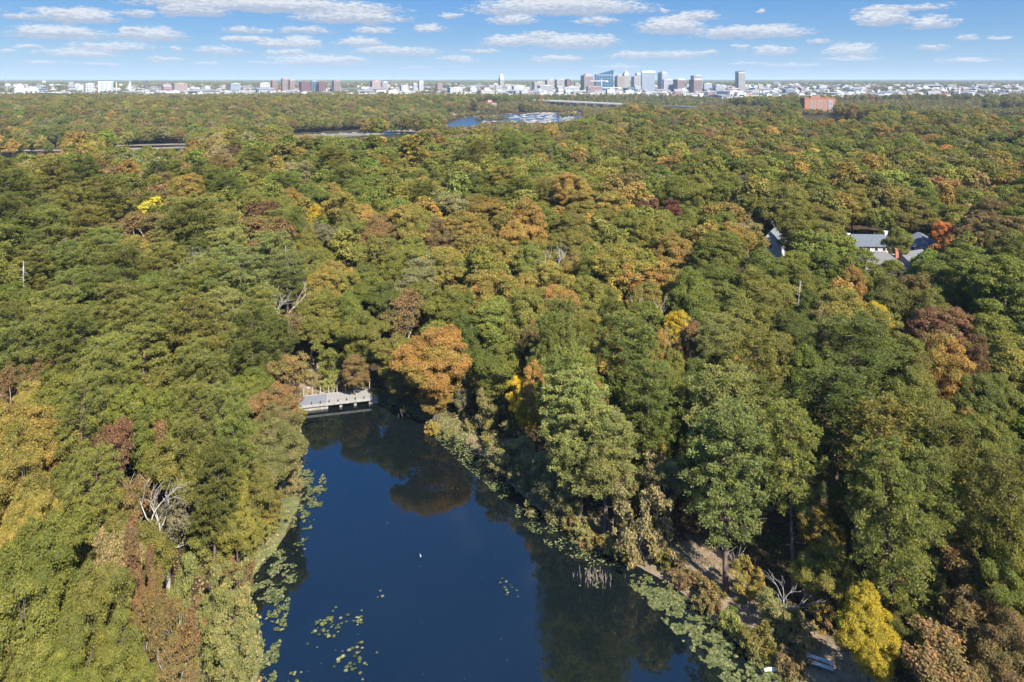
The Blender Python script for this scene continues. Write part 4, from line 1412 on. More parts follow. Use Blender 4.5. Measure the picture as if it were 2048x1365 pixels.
# farther: small crowns, 1.5 to 3.4 km
def mk_far(seed, n=330, R=5.5, H=15, s=1.5):
    r = np.random.default_rng(seed)
    C, NR = broad_clumps(r, R, 2.5, H, 6, 42, 1.6)
    idx = r.integers(0, len(C), n)
    d = unit(sph(n, r) + NR[idx]); Pp = C[idx] + d * 1.1 * r.uniform(.5, 1, n)[:, None]
    V, F = quads_at(Pp, unit(d + r.normal(size=d.shape) * .45), s * r.uniform(.7, 1.3, n), r, 1.2, .1)
    return mesh_np("far_crown", V, F)
far = [mk_far(201), mk_far(202, R=6), mk_far(203, n=300, R=5)]
P = grid_pts(1560, 3500, 14.5, rf, .5)
P = P[np.abs(P[:, 0]) < P[:, 1] * .80 + 30]
P = P[~bad_ground(P[:, 0], P[:, 1])]
gz = terrain(P[:, 0], P[:, 1])
fpx, fpy, fd = proj(P[:, 0], P[:, 1], gz + 9)
dens_ = vnoise(P[:, 0], P[:, 1], 90, 4) * .65 + vnoise(P[:, 0], P[:, 1], 300, 6) * .35
keep = dens_ > np.where(P[:, 1] > 1950, .52, .12) + .10 * (fpx > 1000) * (P[:, 1] > 1850)
# graves and lawn of the hillside cemetery stay open
cem = ((fpx > 60) & (fpx < 620) & (P[:, 1] > 1560) & (P[:, 1] < 1860))
keep &= ~(cem & (rf.random(len(P)) < .62) & (vnoise(P[:, 0], P[:, 1], 120, 9) > .35))
keep &= ~((fpx > 1480) & (P[:, 1] > 1560) & (dens_ < .58))
keep &= in_open(fpx, fpy, 6 * FPX / fd, fd)
P, gz, fpx, fpy = P[keep], gz[keep], fpx[keep], fpy[keep]
cols = [rf.choice(list('OOGGGGDKKHYYRT' if (a < 1000) else 'GGGGDDOOYKHR')) for a in fpx]
ta, tb = tints_for(cols, rf)
fs = rf.uniform(.7, 1.15, len(P)) * np.where(P[:, 1] > 1950, .72, .9)
instancer("distant_trees", np.c_[P, gz - .5], ta, tb, np.c_[fs, fs, fs * rf.uniform(.85, 1.15, len(P))], rf.uniform(0, 6.28, len(P)), rf.integers(0, 3, len(P)), far, LEAF_I)
nfar_ = len(P)
# farthest: patches of canopy to the horizon
def mk_patch(seed, n=26, W_=62):
    r = np.random.default_rng(seed)
    V = []; F = []; c = 0
    for i in range(n):
        cx_, cy_ = r.uniform(-W_ / 2, W_ / 2, 2); h = r.uniform(8, 15); R = r.uniform(5, 8)
        for ring, (q, z) in enumerate(((1.0, .35), (.8, .75), (.35, .98))):
            pass
        k = 7; a = np.arange(k) * 2 * pi / k + r.uniform(0, 1)
        rings = [(1.0, .2), (.95, .6), (.55, .92)]
        vs_ = []
        for q, z in rings:
            jj = r.uniform(.8, 1.2, k)
            vs_ += [(cx_ + cos(t) * R * q * j_, cy_ + sin(t) * R * q * j_, h * z * r.uniform(.9, 1.08)) for t, j_ in zip(a, jj)]
        vs_.append((cx_, cy_, h))
        V += vs_
        for g in range(2):
            for t in range(k): F.append((c + g * k + t, c + g * k + (t + 1) % k, c + (g + 1) * k + (t + 1) % k, c + (g + 1) * k + t))
        for t in range(k): F.append((c + 2 * k + t, c + 2 * k + (t + 1) % k, c + 3 * k, c + 3 * k))
        c += len(vs_)
    F4 = [f for f in F if f[2] != f[3]]; F3 = [f[:3] for f in F if f[2] == f[3]]
    return mesh_np("canopy_patch", V, [np.array(F4), np.array(F3)])
patch = [mk_patch(301), mk_patch(302)]
PP = []
y_ = 3480.0
while y_ < 26000:
    s_ = 62 if y_ < 6000 else 62 * (y_ / 6000) ** 1.0
    hw = y_ * .80
    xs = np.arange(-hw, hw, s_)
    PP.append(np.c_[xs + rf.uniform(-.3, .3, len(xs)) * s_, y_ + rf.uniform(-.4, .4, len(xs)) * s_, np.full(len(xs), s_ / 62 * 1.12)])
    y_ += s_ * (.9 if y_ < 6000 else 1.6)
PP = np.concatenate(PP)
kp = vnoise(PP[:, 0], PP[:, 1], 420, 12) > np.where(PP[:, 1] < 5200, .40, np.where(PP[:, 1] < 8000, .18, .0))
PP = PP[kp]
cols = [rf.choice(list('DDDGGGOOB')) for _ in PP]
ta, tb = tints_for(cols, rf); ta *= .8; tb *= .8
hs = np.clip(PP[:, 2], 1, 1.7) * rf.uniform(.7, 1.2, len(PP))
instancer("far_woodland", np.c_[PP[:, :2], terrain(PP[:, 0], PP[:, 1]) - 1], ta, tb, np.c_[PP[:, 2], PP[:, 2], hs], rf.uniform(0, 6.28, len(PP)), rf.integers(0, 2, len(PP)), patch, LEAF_I)
print("mid", len(rest), "distant", nfar_, "patches", len(PP))
# ------------------------------------------------------------------ footbridge at the head of the pond
CONC = plain("pale_boards", (.30, .285, .26), var=.3, scale=2.2, rough=.85)
CONC2 = plain("grey_boards", (.20, .205, .215), var=.25, scale=2.0, rough=.85)
WOODP = plain("weathered_posts", (.34, .29, .22), var=.3, scale=6, rough=.9)
STONE = plain("stone", (.30, .27, .23), var=.35, scale=3, rough=.9)
DARKM = plain("dark_iron", (.035, .033, .03), var=.2, scale=5, rough=.6)
BZ = 1.15
nl = on_z(612, 811, BZ); nr_ = on_z(738, 797, BZ)
ax_ = np.array(nr_) - np.array(nl); Lb = float(np.linalg.norm(ax_)); ax_ /= Lb; nrm_ = np.array((-ax_[1], ax_[0]))
if nrm_[1] < 0: nrm_ = -nrm_
rzb = atan2(ax_[1], ax_[0]); WB = 3.9
root = link("footbridge", None, loc=(nl[0], nl[1], 0), rotz=rzb, label="low pale boardwalk footbridge with wooden posts across the head of the pond", category="footbridge")
sgn = 1.0
S0 = Lb * .32     # the left third is the greyer approach
def bx(name, c, d, mat, par=root, **pr):
    mb = MB(); mb.box(c, d); return link(name, mb.mesh(name, [mat]), par, **pr)
nbd = 48
pm = MB(); pm.box((0, 0, 0), ((Lb + 3) / nbd - .03, WB, .09)); pme = pm.mesh("deck_plank", [CONC])
pm2 = MB(); pm2.box((0, 0, 0), ((Lb + 3) / nbd - .03, WB, .09)); pme2 = pm2.mesh("deck_plank", [CONC2])
for i in range(nbd):
    xx = -1.5 + (Lb + 3) / nbd * (i + .5)
    link("deck_plank", pme2 if xx < S0 else pme, root, loc=(xx, WB / 2, BZ - .05 + (i % 3) * .006))
bx("edge_beam", (Lb / 2, -.12, BZ - .18), (Lb + 2.6, .22, .42), CONC)
bx("edge_beam", (Lb / 2, WB + .12, BZ - .18), (Lb + 2.6, .22, .42), CONC)
bx("abutment", (S0 / 2 - .5, WB / 2, .2), (S0 + 1.6, WB - .2, 1.5), STONE)
bx("abutment", (Lb + .9, WB / 2, .2), (1.8, WB - .2, 1.5), STONE)
for f in (.55, .78): bx("pier", (Lb * f, WB / 2, .1), (.5, WB - .3, 1.7), STONE)
bx("back_wall", (Lb * .65, WB - .1, .0), (Lb * .66, .12, 1.6), WOODP)
for i in range(9):
    bx("post", (-.6 + i * (Lb + 1.8) / 8.6, WB + .32, BZ + .45), (.15, .15, 1.8), WOODP)
for i in range(7):
    q = link("bracket", None, root)
    q = bx("bracket", (1.0 + i * (Lb - 1.6) / 6.2, .08, BZ + .26), (.13, .13, .50), DARKM)
    bx("bracket_foot", (1.0 + i * (Lb - 1.6) / 6.2, .22, BZ + .03), (.26, .34, .06), DARKM, q)
for o in [o for o in bpy.data.objects if o.name.startswith("bracket") and o.type == 'EMPTY']: bpy.data.objects.remove(o)

# ------------------------------------------------------------------ bench beside the bright yellow tree
bxy = on_ground(1640, 1338, .45)
bench = link("park_bench", None, loc=(bxy[0], bxy[1], tz(bxy[0], bxy[1])), rotz=radians(-26), label="pale slatted park bench on the sandy ground beside the bright yellow tree", category="bench")
BW = plain("painted_slats", (.42, .44, .46), var=.15, scale=8, rough=.6)
def bq(name, c, d, mat, par): 
    mb = MB(); mb.box(c, d); return link(name, mb.mesh(name, [mat]), par)
for i in range(3): bq("seat_slat", (0, -.24 + i * .16, .46), (2.7, .13, .045), BW, bench)
for i in range(2): bq("backrest_slat", (0, .32 + i * .03, .64 + i * .19), (2.7, .04, .15), BW, bench)
for s in (-1, 0, 1):
    lg = bq("leg", (s * 1.15, -.20, .21), (.09, .09, .43), DARKM, bench)
    bq("leg", (s * 1.15, .22, .21), (.09, .09, .43), DARKM, bench)
    bq("bracket", (s * 1.15, .36, .62), (.06, .05, .56), DARKM, bench)

# ------------------------------------------------------------------ bank litter: fallen log, stump, branches in the water, bird
lx, ly = on_z(1542, 1336, .35)
mb = MB(); mb.tube([(-.75, 0, 0), (-.2, .06, .05), (.35, .02, .04), (.8, -.05, 0)], [.17, .19, .18, .15], 8)
LOGM = plain("bleached_log", (.62, .58, .52), var=.2, scale=4)
lg = link("fallen_log", mb.mesh("fallen_log", [LOGM], True), loc=(lx, ly, max(.12, tz(lx, ly) + .14)), rotz=.05, label="short bleached log lying in the lily pads at the water's edge", category="log")
def branch(px, py, L, rz, lab, seed, mat, cat="branch", z=.05):
    x, y, _ = on_ground(px, py, .1)
    r = np.random.default_rng(seed); mb = MB()
    P = limb(mb, (0, 0, 0), (L, 0, L * .12), L * .022, .01, r, -.1, 7, 6)
    for i in range(9):
        p = P[r.integers(2, 6)]; limb(mb, p, p + np.array((r.uniform(.1, .5), r.uniform(-.4, .4), r.uniform(.02, .25))) * L * .5, L * .009, .006, r, 0, 4, 4)
    link("fallen_branch", mb.mesh("fallen_branch", [mat], True), loc=(x, y, max(z, tz(x, y) + .05)), rotz=rz, label=lab, category=cat)
branch(1255, 1148, 4.6, 1.15, "pale leaning stem reaching out over the water at the right bank", 1, DBARK)
branch(1445, 1270, 2.4, .4, "thin grey branch lying among the lily pads on the right", 2, DBARK)
branch(322, 1108, 7.0, .35, "long white fallen limb beside the white barked bare tree", 3, WBARK)
branch(225, 1140, 3.5, .6, "short white fallen limb on the green tree at the lower left", 4, WBARK)
branch(990, 888, 5.0, -.35, "grey fallen trunk on the grassy right bank near the feathery tree", 5, DBARK)
branch(1380, 1125, 3.2, 2.3, "broken grey limb on the bare ground of the right bank", 6, DBARK)
branch(635, 765, 4.0, .2, "dry pale branch on the stones behind the footbridge", 7, DBARK)
branch(650, 752, 3.6, 2.6, "tangled dry branch at the creek mouth behind the footbridge", 8, DBARK)
# dry twigs standing in the water
mb = MB(); r = np.random.default_rng(3)
for i in range(70):
    a = r.uniform(0, 6.28); q = r.normal(0, 1.1, 2)
    mb.tube([(q[0], q[1] * .6, -.2), (q[0] + .15 * cos(a), q[1] * .6 + .15 * sin(a), r.uniform(.3, .75))], [.03, .015], 4)
TW = plain("dry_reeds", (.34, .27, .22), var=.3, scale=3)
x, y = on_z(1192, 1158); link("reeds", mb.mesh("reeds", [TW]), loc=(x, y, 0), kind="stuff")
x, y = on_z(841, 1113)
mb = MB(); a = np.linspace(0, pi, 7)
mb.tube([(-.42, 0, .10), (-.28, 0, .12), (0, 0, .16), (.22, 0, .14), (.34, 0, .10)], [.03, .14, .19, .13, .04], 8)
mb.tube([(.25, 0, .18), (.33, 0, .34), (.36, 0, .46)], [.06, .045, .04], 6)
mb.tube([(.33, 0, .47), (.44, 0, .46), (.52, 0, .44)], [.065, .06, .015], 6)
WHT = plain("white_feathers", (.42, .42, .40), var=.06)
link("water_bird", mb.mesh("water_bird", [WHT], True), loc=(x, y, -.02), rotz=2.0, label="white water bird swimming in the middle of the pond", category="bird").scale = (.5, .5, .5)

# stones at the creek mouth and on the bank
r = np.random.default_rng(8)
def rock_mesh(seed):
    q = np.random.default_rng(seed); mb = MB()
    k = 7; V = []
    for (rr_, z) in ((.8, -.35), (1.0, .05), (.62, .42)):
        a = np.arange(k) * 2 * pi / k + q.uniform(-.2, .2, k); s = rr_ * q.uniform(.75, 1.2, k)
        V += list(zip(np.cos(a) * s, np.sin(a) * s, np.full(k, z) + q.uniform(-.08, .08, k)))
    V.append((0, 0, .52)); F = []; T_ = []
    for g in range(2):
        for t in range(k): F.append((g * k + t, g * k + (t + 1) % k, (g + 1) * k + (t + 1) % k, (g + 1) * k + t))
    for t in range(k): T_.append((2 * k + t, 2 * k + (t + 1) % k, 3 * k))
    mb.raw(V, F, T_); return mb.mesh("boulder", [STONE])
rk = [rock_mesh(s) for s in (1, 2, 3)]
for i in range(26):
    px, py = r.uniform(610, 715), r.uniform(750, 786)
    x, y, _ = on_ground(px, py, .1); s = r.uniform(.3, .95)
    o = link("boulder", rk[i % 3], loc=(x, y, tz(x, y) + .1 * s), rotz=r.uniform(0, 6), label="pale boulder among those at the creek mouth behind the footbridge", category="boulder", group="boulders at the creek mouth")
    o.scale = (s, s * r.uniform(.7, 1.2), s * .8)

# ------------------------------------------------------------------ floating leaves
PAD, T, b = principled("lily_pads", None, .65, .2)
geo = T.add('ShaderNodeNewGeometry')
T.set(b.inputs['Base Color'], T.ramp(geo.outputs['Random Per Island'], [(0, (.022, .035, .012)), (.35, (.06, .075, .022)), (.62, (.10, .11, .035)), (.85, (.16, .155, .06)), (1, (.26, .235, .11))]))
def pads(name, pts, r, s0=.135):
    V = []; F = []
    for (x, y) in pts:
        s = s0 * r.uniform(.5, 1.25); a0 = r.uniform(0, 6.28); tl = r.normal(0, .13, 2); n = len(V)
        for t in range(6):
            a = a0 + t * (2 * pi - .5) / 5
            V.append((x + cos(a) * s, y + sin(a) * s, .035 + .012 * (n % 5) / 5 + s * abs(cos(a) * tl[0] + sin(a) * tl[1])))
        V.append((x, y, .03 + .012 * (n % 5) / 5))
        F += [(n + 6, n + t, n + t + 1) for t in range(5)]
    link(name, mesh_np(name, V, np.array(F), mat=PAD), kind="stuff")
def pad_pts(poly_px, n, r, clump, thr):
    poly = [on_z(*p) for p in poly_px]; P_ = np.array(poly)
    x = r.uniform(P_[:, 0].min(), P_[:, 0].max(), n); y = r.uniform(P_[:, 1].min(), P_[:, 1].max(), n)
    d = sdf(poly, x, y)
    edge = smooth(-d, -.5, 2.0)
    k = (d < .4) & (vnoise(x, y, clump, 3) * .6 + vnoise(x, y, clump * .35, 4) * .4 + .10 * edge > thr) & (sdf(POND, x, y) < .8)
    return list(zip(x[k], y[k]))
r = np.random.default_rng(12)
pts = pad_pts([(1285,1150),(1345,1178),(1405,1228),(1475,1292),(1545,1342),(1600,1378),(1600,1460),(1500,1400),(1440,1350),(1365,1275),(1300,1205),(1255,1160)], 24000, r, 1.1, .46)
pts += pad_pts([(850,848),(885,865),(935,890),(985,932),(1020,975),(1010,1000),(960,955),(915,915),(870,872)], 7500, r, 1.1, .45)
pts += pad_pts([(1040,1010),(1100,1050),(1190,1090),(1240,1130),(1230,1160),(1160,1118),(1090,1085),(1030,1030)], 2600, r, 1.2, .55)
pts += pad_pts([(505,1130),(560,1100),(600,1110),(580,1180),(565,1240),(575,1300),(540,1365),(515,1300),(512,1230),(490,1190)], 9000, r, 1.1, .60)
pts += pad_pts([(595,945),(640,940),(650,975),(640,1010),(625,1055),(585,1060),(600,1000)], 4200, r, 1.2, .56)
link_pts = []
for (px, py, n, s) in ((655,1255,45,1.3),(720,1243,14,.6),(705,1325,34,1.3),(1018,1177,12,.6),(604,1085,16,.8),(590,1360,12,.8),(1190,1160,16,1.0),(760,1190,3,.5)):
    x0, y0 = on_z(px, py)
    for _ in range(n): link_pts.append((x0 + r.normal(0, s * .7), y0 + r.normal(0, s)))
pads("lily_pads", pts, r); pads("floating_leaves", link_pts, r, .2)
sp = []
for _ in range(70):
    px, py = r.uniform(620, 1400), r.uniform(850, 1365); x, y = on_z(px, py)
    if sdf(POND, np.array([x]), np.array([y]))[0] < -1: sp.append((x, y))
pads("fallen_leaves", sp, r, .07)
# low green growth along both banks
def tufts(name, sel_n, seed, lo, hi, size, mat, xr):
    r = np.random.default_rng(seed)
    x = r.uniform(-50, 70, sel_n); y = r.uniform(38, 140, sel_n)
    d = sdf(POND, x, y)
    k = (d > lo) & (d < hi) & (vnoise(x, y, 3.2, 5) * .7 + vnoise(x, y, .9, 6) * .3 > .40) & (np.hypot(x, y) > 20)
    dp_ = dist_line(PATH, x, y); k &= ~((dp_ < 2.0) & (r.random(sel_n) < .93))
    x, y = x[k], y[k]; n = len(x)
    z = terrain(x, y)
    C = np.stack([x, y, z + .12], 1)
    V, F = quads_at(C, unit(np.c_[r.normal(size=(n, 2)), np.full(n, .7)]), size * r.uniform(.5, 1.4, n), r, .8, .1)
    link(name, mesh_np(name, V, F, mat=mat), kind="stuff")
GR, T, b = principled("bank_growth", None, .8, .2)
geo = T.add('ShaderNodeNewGeometry')
n_ = T.noise(geo.outputs['Position'], .35, 4, .6)
T.set(b.inputs['Base Color'], T.mix(T.m('MULTIPLY', geo.outputs['Random Per Island'], .8), T.ramp(n_, [(.35, (.10, .13, .035)), (.5, (.19, .17, .07)), (.62, (.26, .14, .06)), (.7, (.13, .15, .045))]), (.26, .22, .11)))
tufts("grass_tufts", 130000, 21, -.1, 6.5, .30, GR, None)
LT, T, b = principled("leaf_litter", None, .85, .2)
geo = T.add('ShaderNodeNewGeometry')
T.set(b.inputs['Base Color'], T.ramp(geo.outputs['Random Per Island'], [(0, (.08, .05, .03)), (.4, (.22, .12, .05)), (.8, (.34, .20, .08)), (1, (.42, .32, .14))]))
tufts("fallen_leaves", 90000, 22, .5, 22, .16, LT, None)

# ------------------------------------------------------------------ houses among the trees
def gable_house(px, py, zoff, w, dpt, h, rise, rz, wall, roofc, lab, hip=False, chim=None, nwin=4, storeys=2, chimx=.38, name="house"):
    w *= .74; dpt *= .74; h *= .8; rise *= .78
    x, y, t = on_ground(px, py, zoff * .82)
    g = tz(x, y)
    rt = link(name, None, loc=(x, y, g), rotz=rz, label=lab, category="house")
    WM = pcol(wall, var=.10, scale=1.2); RM = pcol(roofc, var=.22, scale=2.0, rough=.9)
    mb = MB(); mb.box((0, 0, h / 2 - .5), (w, dpt, h + 1))
    if not hip:
        V = [(-w / 2, -dpt / 2, h), (-w / 2, dpt / 2, h), (-w / 2, 0, h + rise - .05), (w / 2, -dpt / 2, h), (w / 2, dpt / 2, h), (w / 2, 0, h + rise - .05)]
        mb.raw(V, [], [(0, 2, 1), (3, 4, 5)])
    link("wall", mb.mesh("wall", [WM]), rt)
    o_ = .45; mb = MB(); W2, D2 = w / 2 + o_, dpt / 2 + o_
    zl = h - o_ * rise / (dpt / 2)
    if hip:
        q = min(dpt / 2, w / 2 - .3)
        top = [(-w / 2 + q, 0, h + rise), (w / 2 - q, 0, h + rise)]
        base = [(-W2, -D2, zl), (W2, -D2, zl), (W2, D2, zl), (-W2, D2, zl)]
        V = base + top + [(p[0], p[1], p[2] - .18) for p in base]
        mb.raw(V, [(0, 1, 5, 4), (2, 3, 4, 5), (0, 6, 7, 1), (1, 7, 8, 2), (2, 8, 9, 3), (3, 9, 6, 0), (6, 9, 8, 7)], [(1, 2, 5), (3, 0, 4)])
    else:
        V = []
        for sx in (-W2, W2): V += [(sx, -D2, zl), (sx, 0, h + rise), (sx, D2, zl), (sx, D2, zl - .2), (sx, 0, h + rise - .22), (sx, -D2, zl - .2)]
        mb.raw(V, [(0, 6, 7, 1), (1, 7, 8, 2), (2, 8, 9, 3), (3, 9, 10, 4), (4, 10, 11, 5), (5, 11, 6, 0), (0, 1, 4, 5), (1, 2, 3, 4), (11, 10, 7, 6), (10, 9, 8, 7)])
    ro = link("roof", mb.mesh("roof", [RM]), rt)
    if chim:
        mb = MB(); cz = h + rise * .95; mb.box((w * chimx, 0, cz - .2), (.8, .8, 2.4)); mb.box((w * chimx, 0, cz + 1.08), (1.0, 1.0, .16)); link("chimney", mb.mesh("chimney", [pcol(chim)]), ro)
    fr = MB(); fr.box((0, 0, 0), (1.15, .12, 1.5)); fm = fr.mesh("window", [pcol((.72, .72, .70), var=.05)])
    gl_, T, b = principled("window_glass", (.03, .04, .05), .08, .6)
    gb = MB(); gb.box((0, 0, 0), (.92, .04, 1.28)); gm_ = gb.mesh("pane", [gl_])
    for s in range(storeys):
        for i in range(nwin):
            xx = (i + .5) / nwin * w - w / 2; zz = h * (s + .55) / storeys
            for sy, ry in ((-1, 0), (1, pi)):
                wi = link("window", fm, rt, loc=(xx, sy * (dpt / 2 + .03), zz), rotz=ry); link("pane", gm_, wi, loc=(0, -.06, 0))
        for sx, ry in ((-1, -pi / 2), (1, pi / 2)):
            wi = link("window", fm, rt, loc=(sx * (w / 2 + .03), 0, h * (s + .55) / storeys), rotz=ry); link("pane", gm_, wi, loc=(0, -.06, 0))
    return rt
WH = (.50, .50, .49); BRK = (.36, .20, .15); GRF = (.10, .115, .13); DRF = (.10, .11, .125)
gable_house(1742, 492, 4.6, 15.5, 9, 6.0, 3.2, radians(-3), (.50, .42, .38), GRF, "long grey roofed brick house with a white chimney in the clearing", chim=(.7, .7, .68), nwin=5)
gable_house(1838, 492, 5.0, 12.5, 11.5, 6.2, 4.2, radians(-52), WH, DRF, "white house with a dark grey hip roof right of the round bright green tree", hip=True, nwin=3)
gable_house(1762, 520, 4.0, 13, 9.5, 4.0, 3.0, radians(-14), (.34, .32, .29), (.14, .135, .13), "low house with a pale grey hip roof and a red brick chimney", hip=True, chim=(.42, .17, .10), nwin=3, storeys=1, chimx=.42)
gable_house(1822, 516, 4.0, 12, 9, 3.8, 2.8, radians(24), (.30, .27, .25), (.13, .13, .14), "low dark roofed house in front of the white hip roofed one", nwin=3, storeys=1)
gable_house(1676, 474, 6.0, 9, 7, 6.0, 1.6, radians(-4), WH, (.36, .36, .36), "white house end with a pale flat roof left of the long grey roofed house", nwin=2)
gable_house(1546, 490, 5.0, 9, 8, 7.0, 4.2, radians(58), WH, (.14, .15, .16), "white steep gabled house showing between golden trees", nwin=2)
gable_house(1672, 545, 6.5, 11, 8, 6, 3, radians(-12), WH, (.12, .13, .14), "white house mostly hidden by trees below the clearing", nwin=3)
gable_house(1185, 330, 9.0, 13, 9, 6, 3, radians(-10), (.45, .4, .35), (.20, .23, .27), "grey roofed house peeping out high in mid wood", nwin=3)
gable_house(1232, 322, 9.0, 9, 8, 7, 3, radians(25), WH, (.2, .2, .2), "small white gabled house beside the grey roofed one in mid wood", nwin=2)
gable_house(903, 367, 10.0, 12, 8, 6, 2.6, radians(6), WH, (.3, .3, .3), "long white house just showing above the trees in mid wood", nwin=5)
gable_house(1557, 367, 9.0, 12, 8, 6.5, 3, radians(-8), WH, (.34, .34, .35), "white house between green crowns left of the big olive tree", nwin=3)
gable_house(1706, 308, 10.0, 13, 9, 7, 3, radians(20), WH, (.24, .23, .23), "white house high up on the right beside a rust coloured tree", nwin=3)
gable_house(2033, 333, 10.0, 14, 10, 7, 3.4, radians(-20), WH, (.10, .10, .11), "white dormered house at the far right edge", nwin=3)
gable_house(2044, 402, 9.0, 16, 11, 6, 3.5, radians(10), (.3, .3, .3), (.12, .13, .16), "dark blue roofed house cut by the right edge", nwin=3)
gable_house(1975, 415, 9.0, 10, 7, 6, 2, radians(0), WH, (.45, .45, .45), "small pale house beside the big yellow-green tree at the right", nwin=2)
gable_house(1072, 344, 9.0, 7, 7, 7, 3, radians(40), WH, (.3, .3, .3), "tiny white gable next to the maroon tree in mid wood", nwin=1)
gable_house(1465, 300, 10.0, 12, 8, 7, 3, radians(12), (.4, .38, .36), (.30, .29, .31), "grey house under the row of orange trees at the upper right", nwin=3)

# ------------------------------------------------------------------ far buildings
def facade(mb, w, d, h, style, fs=3.7, m=1, m2=2):
    """window geometry standing a little proud of all four walls"""
    sides = [((0, -1), w, d / 2), ((0, 1), w, d / 2), ((-1, 0), d, w / 2), ((1, 0), d, w / 2)]
    for (nx, ny), L, off in sides:
        def slab(u, z, du, dz, dep=.25, mm=m):
            if nx: mb.box((nx * (off + .06), u, z), (dep, du, dz), m=mm)
            else: mb.box((u, ny * (off + .06), z), (du, dep, dz), m=mm)
        nf = max(1, int(round(h / fs)))
        nf = min(nf, 30)
        fh = h / nf
        if style == 'grid':
            nc = int(max(2, min(14, L / 4.2)))
            for i in range(nf):
                for j in range(nc): slab((j + .5) / nc * L - L / 2, (i + .52) * fh, L / nc * .55, fh * .52)
        elif style == 'bands':
            for i in range(nf): slab(0, (i + .52) * fh, L * .94, fh * .46)
        elif style == 'ribs':
            nc = int(max(3, min(16, L / 3.4)))
            for j in range(nc): slab((j + .5) / nc * L - L / 2, h * .5, L / nc * .48, h * .93)
        elif style == 'glass':
            slab(0, h * .5, L * .985, h * .985, .2)
            for i in range(0, nf, 2): slab(0, (i + 1) * fh, L * .99, fh * .10, .5, m2)
            nc = int(max(2, min(8, L / 9)))
            for j in range(nc + 1): slab(j / nc * (L - 1) - L / 2 + .5, h * .5, .7, h, .6, m2)
        elif style == 'few':
            nc = int(max(2, min(7, L / 7)))
            for i in range(min(nf, 4)):
                for j in range(nc): slab((j + .5) / nc * L - L / 2, (i + .5) * h / min(nf, 4), L / nc * .4, h / min(nf, 4) * .4)
GLD = (.045, .06, .075); GLB = (.03, .075, .12); GLW = (.11, .15, .19)
def _glass(c):
    m, T, b = principled("window_glass", c, .12, .7); return m
GM = {'d': _glass(GLD), 'b': _glass(GLB), 'w': _glass(GLW)}
DS = .86
def bld(x0, x1, ytop, D_, lf, wall, style, lab, gl='d', a=20, roof=None, name="office_building", cat="building", cap=0, zb=None, group=None, top2=None, wscale=1.0, trim=None, parts=None):
    """a block filling the picture columns x0..x1 up to ytop, standing D_ metres off; lf = share of the width its left side takes"""
    D_ = D_ * DS; xc = (x0 + x1) / 2
    X, Y, Zt = on_y(xc, ytop, D_)
    xl = on_y(x0, ytop, D_)[0]; xr = on_y(x1, ytop, D_)[0]; Wd = xr - xl
    g = tz(X, Y) if zb is None else zb
    h = Zt - g
    al = radians(a); azm = atan2(X, Y); th = al - azm
    Wd *= cos(azm)
    w = Wd * (1 - lf) / cos(al); d = max(6.0, Wd * lf / sin(al)) if lf > 0 else w * .5
    rt = link(name, None, loc=(X, Y, g - 1), rotz=th, label=lab, category=cat, group=group)
    wall = tuple(c * .66 for c in wall); trim = tuple(c * .7 for c in trim) if trim else None
    WM = pcol(wall, var=.10, scale=.05); TM = pcol(trim or tuple(min(.8, c * 1.15) for c in wall), var=.06, scale=.05)
    mb = MB(); mb.box((0, 0, (h + 1) / 2), (w, d, h + 1)); link("wall", mb.mesh("wall", [WM]), rt)
    if style:
        mb = MB(); facade(mb, w, d, h * .97, style); 
        o = link("window_grid", mb.mesh("window_grid", [WM, GM[gl], TM]), rt, loc=(0, 0, 1.0)); o["kind"] = "stuff"
    mb = MB(); mb.box((0, 0, h + 1.0 + .5), (w + .8, d + .8, 1.0)); mb.box((w * .1, 0, h + 2.6), (w * .45, d * .5, 2.6))
    link("roof", mb.mesh("roof", [pcol(roof) if roof else TM]), rt)
    if cap:
        mb = MB(); mb.box((0, 0, h + 1.5 + cap / 2), (w * .55, d * .6, cap)); link("penthouse", mb.mesh("penthouse", [TM]), rt)
    return rt, w, d, h
CR = (.50, .46, .40); WT = (.60, .60, .585); BR = (.34, .20, .155); PK = (.46, .30, .25); LG = (.42, .44, .46); TB = (.30, .22, .19); TN2 = (.44, .39, .32)
bld(1161,1187,152,3100,.28,(.46,.36,.31),'ribs',"square tan tower with broad brown vertical stripes left of the slanted glass tower",a=22,cap=6)
# slanted blue glass tower
rt, w, d, h = bld(1189,1227,150,2900,.12,(.30,.40,.48),'glass',"blue glass tower whose roof slants up to the right",gl='b',a=12,name="glass_tower")
mb = MB(); mb.raw([(-w/2,-d/2,h+1),(w/2,-d/2,h+1),(w/2,d/2,h+1),(-w/2,d/2,h+1),(w/2,-d/2,h+18),(w/2,d/2,h+18)],[(0,3,2,1),(1,2,5,4),(0,4,5,3)],[(0,1,4),(2,3,5)])
link("slanted_top", mb.mesh("slanted_top", [GM['b']]), rt)
bld(1229,1248,153.5,3000,.30,TN2,'grid',"beige gridded tower right of the slanted glass tower",cap=4)
rt, w, d, h = bld(1243,1260,151,3200,.3,CR,'grid',"stepped cream tower with a thin spire behind the beige gridded tower")
mb = MB(); mb.box((0,0,h+5),(w*.7,d*.7,10)); mb.box((0,0,h+12),(w*.45,d*.45,6)); mb.tube([(0,0,h+14),(0,0,h+34)],[1.4,.3],6); link("spire", mb.mesh("spire",[pcol(CR)]), rt)
bld(1262,1278,154,3250,.4,(.50,.47,.43),'grid',"narrow cream block between the spired tower and the pale ribbed tower")
bld(1270,1282,148,3300,.3,WT,'ribs',"slim white tower just left of the tallest pale ribbed tower",cap=4)
bld(1246,1272,177,2750,.35,(.20,.28,.34),'glass',"low dark glass block in front of the beige gridded tower",gl='b')
bld(1252,1275,185,2650,.2,(.36,.48,.52),'glass',"small teal glass block in front of the low dark glass one",gl='w')
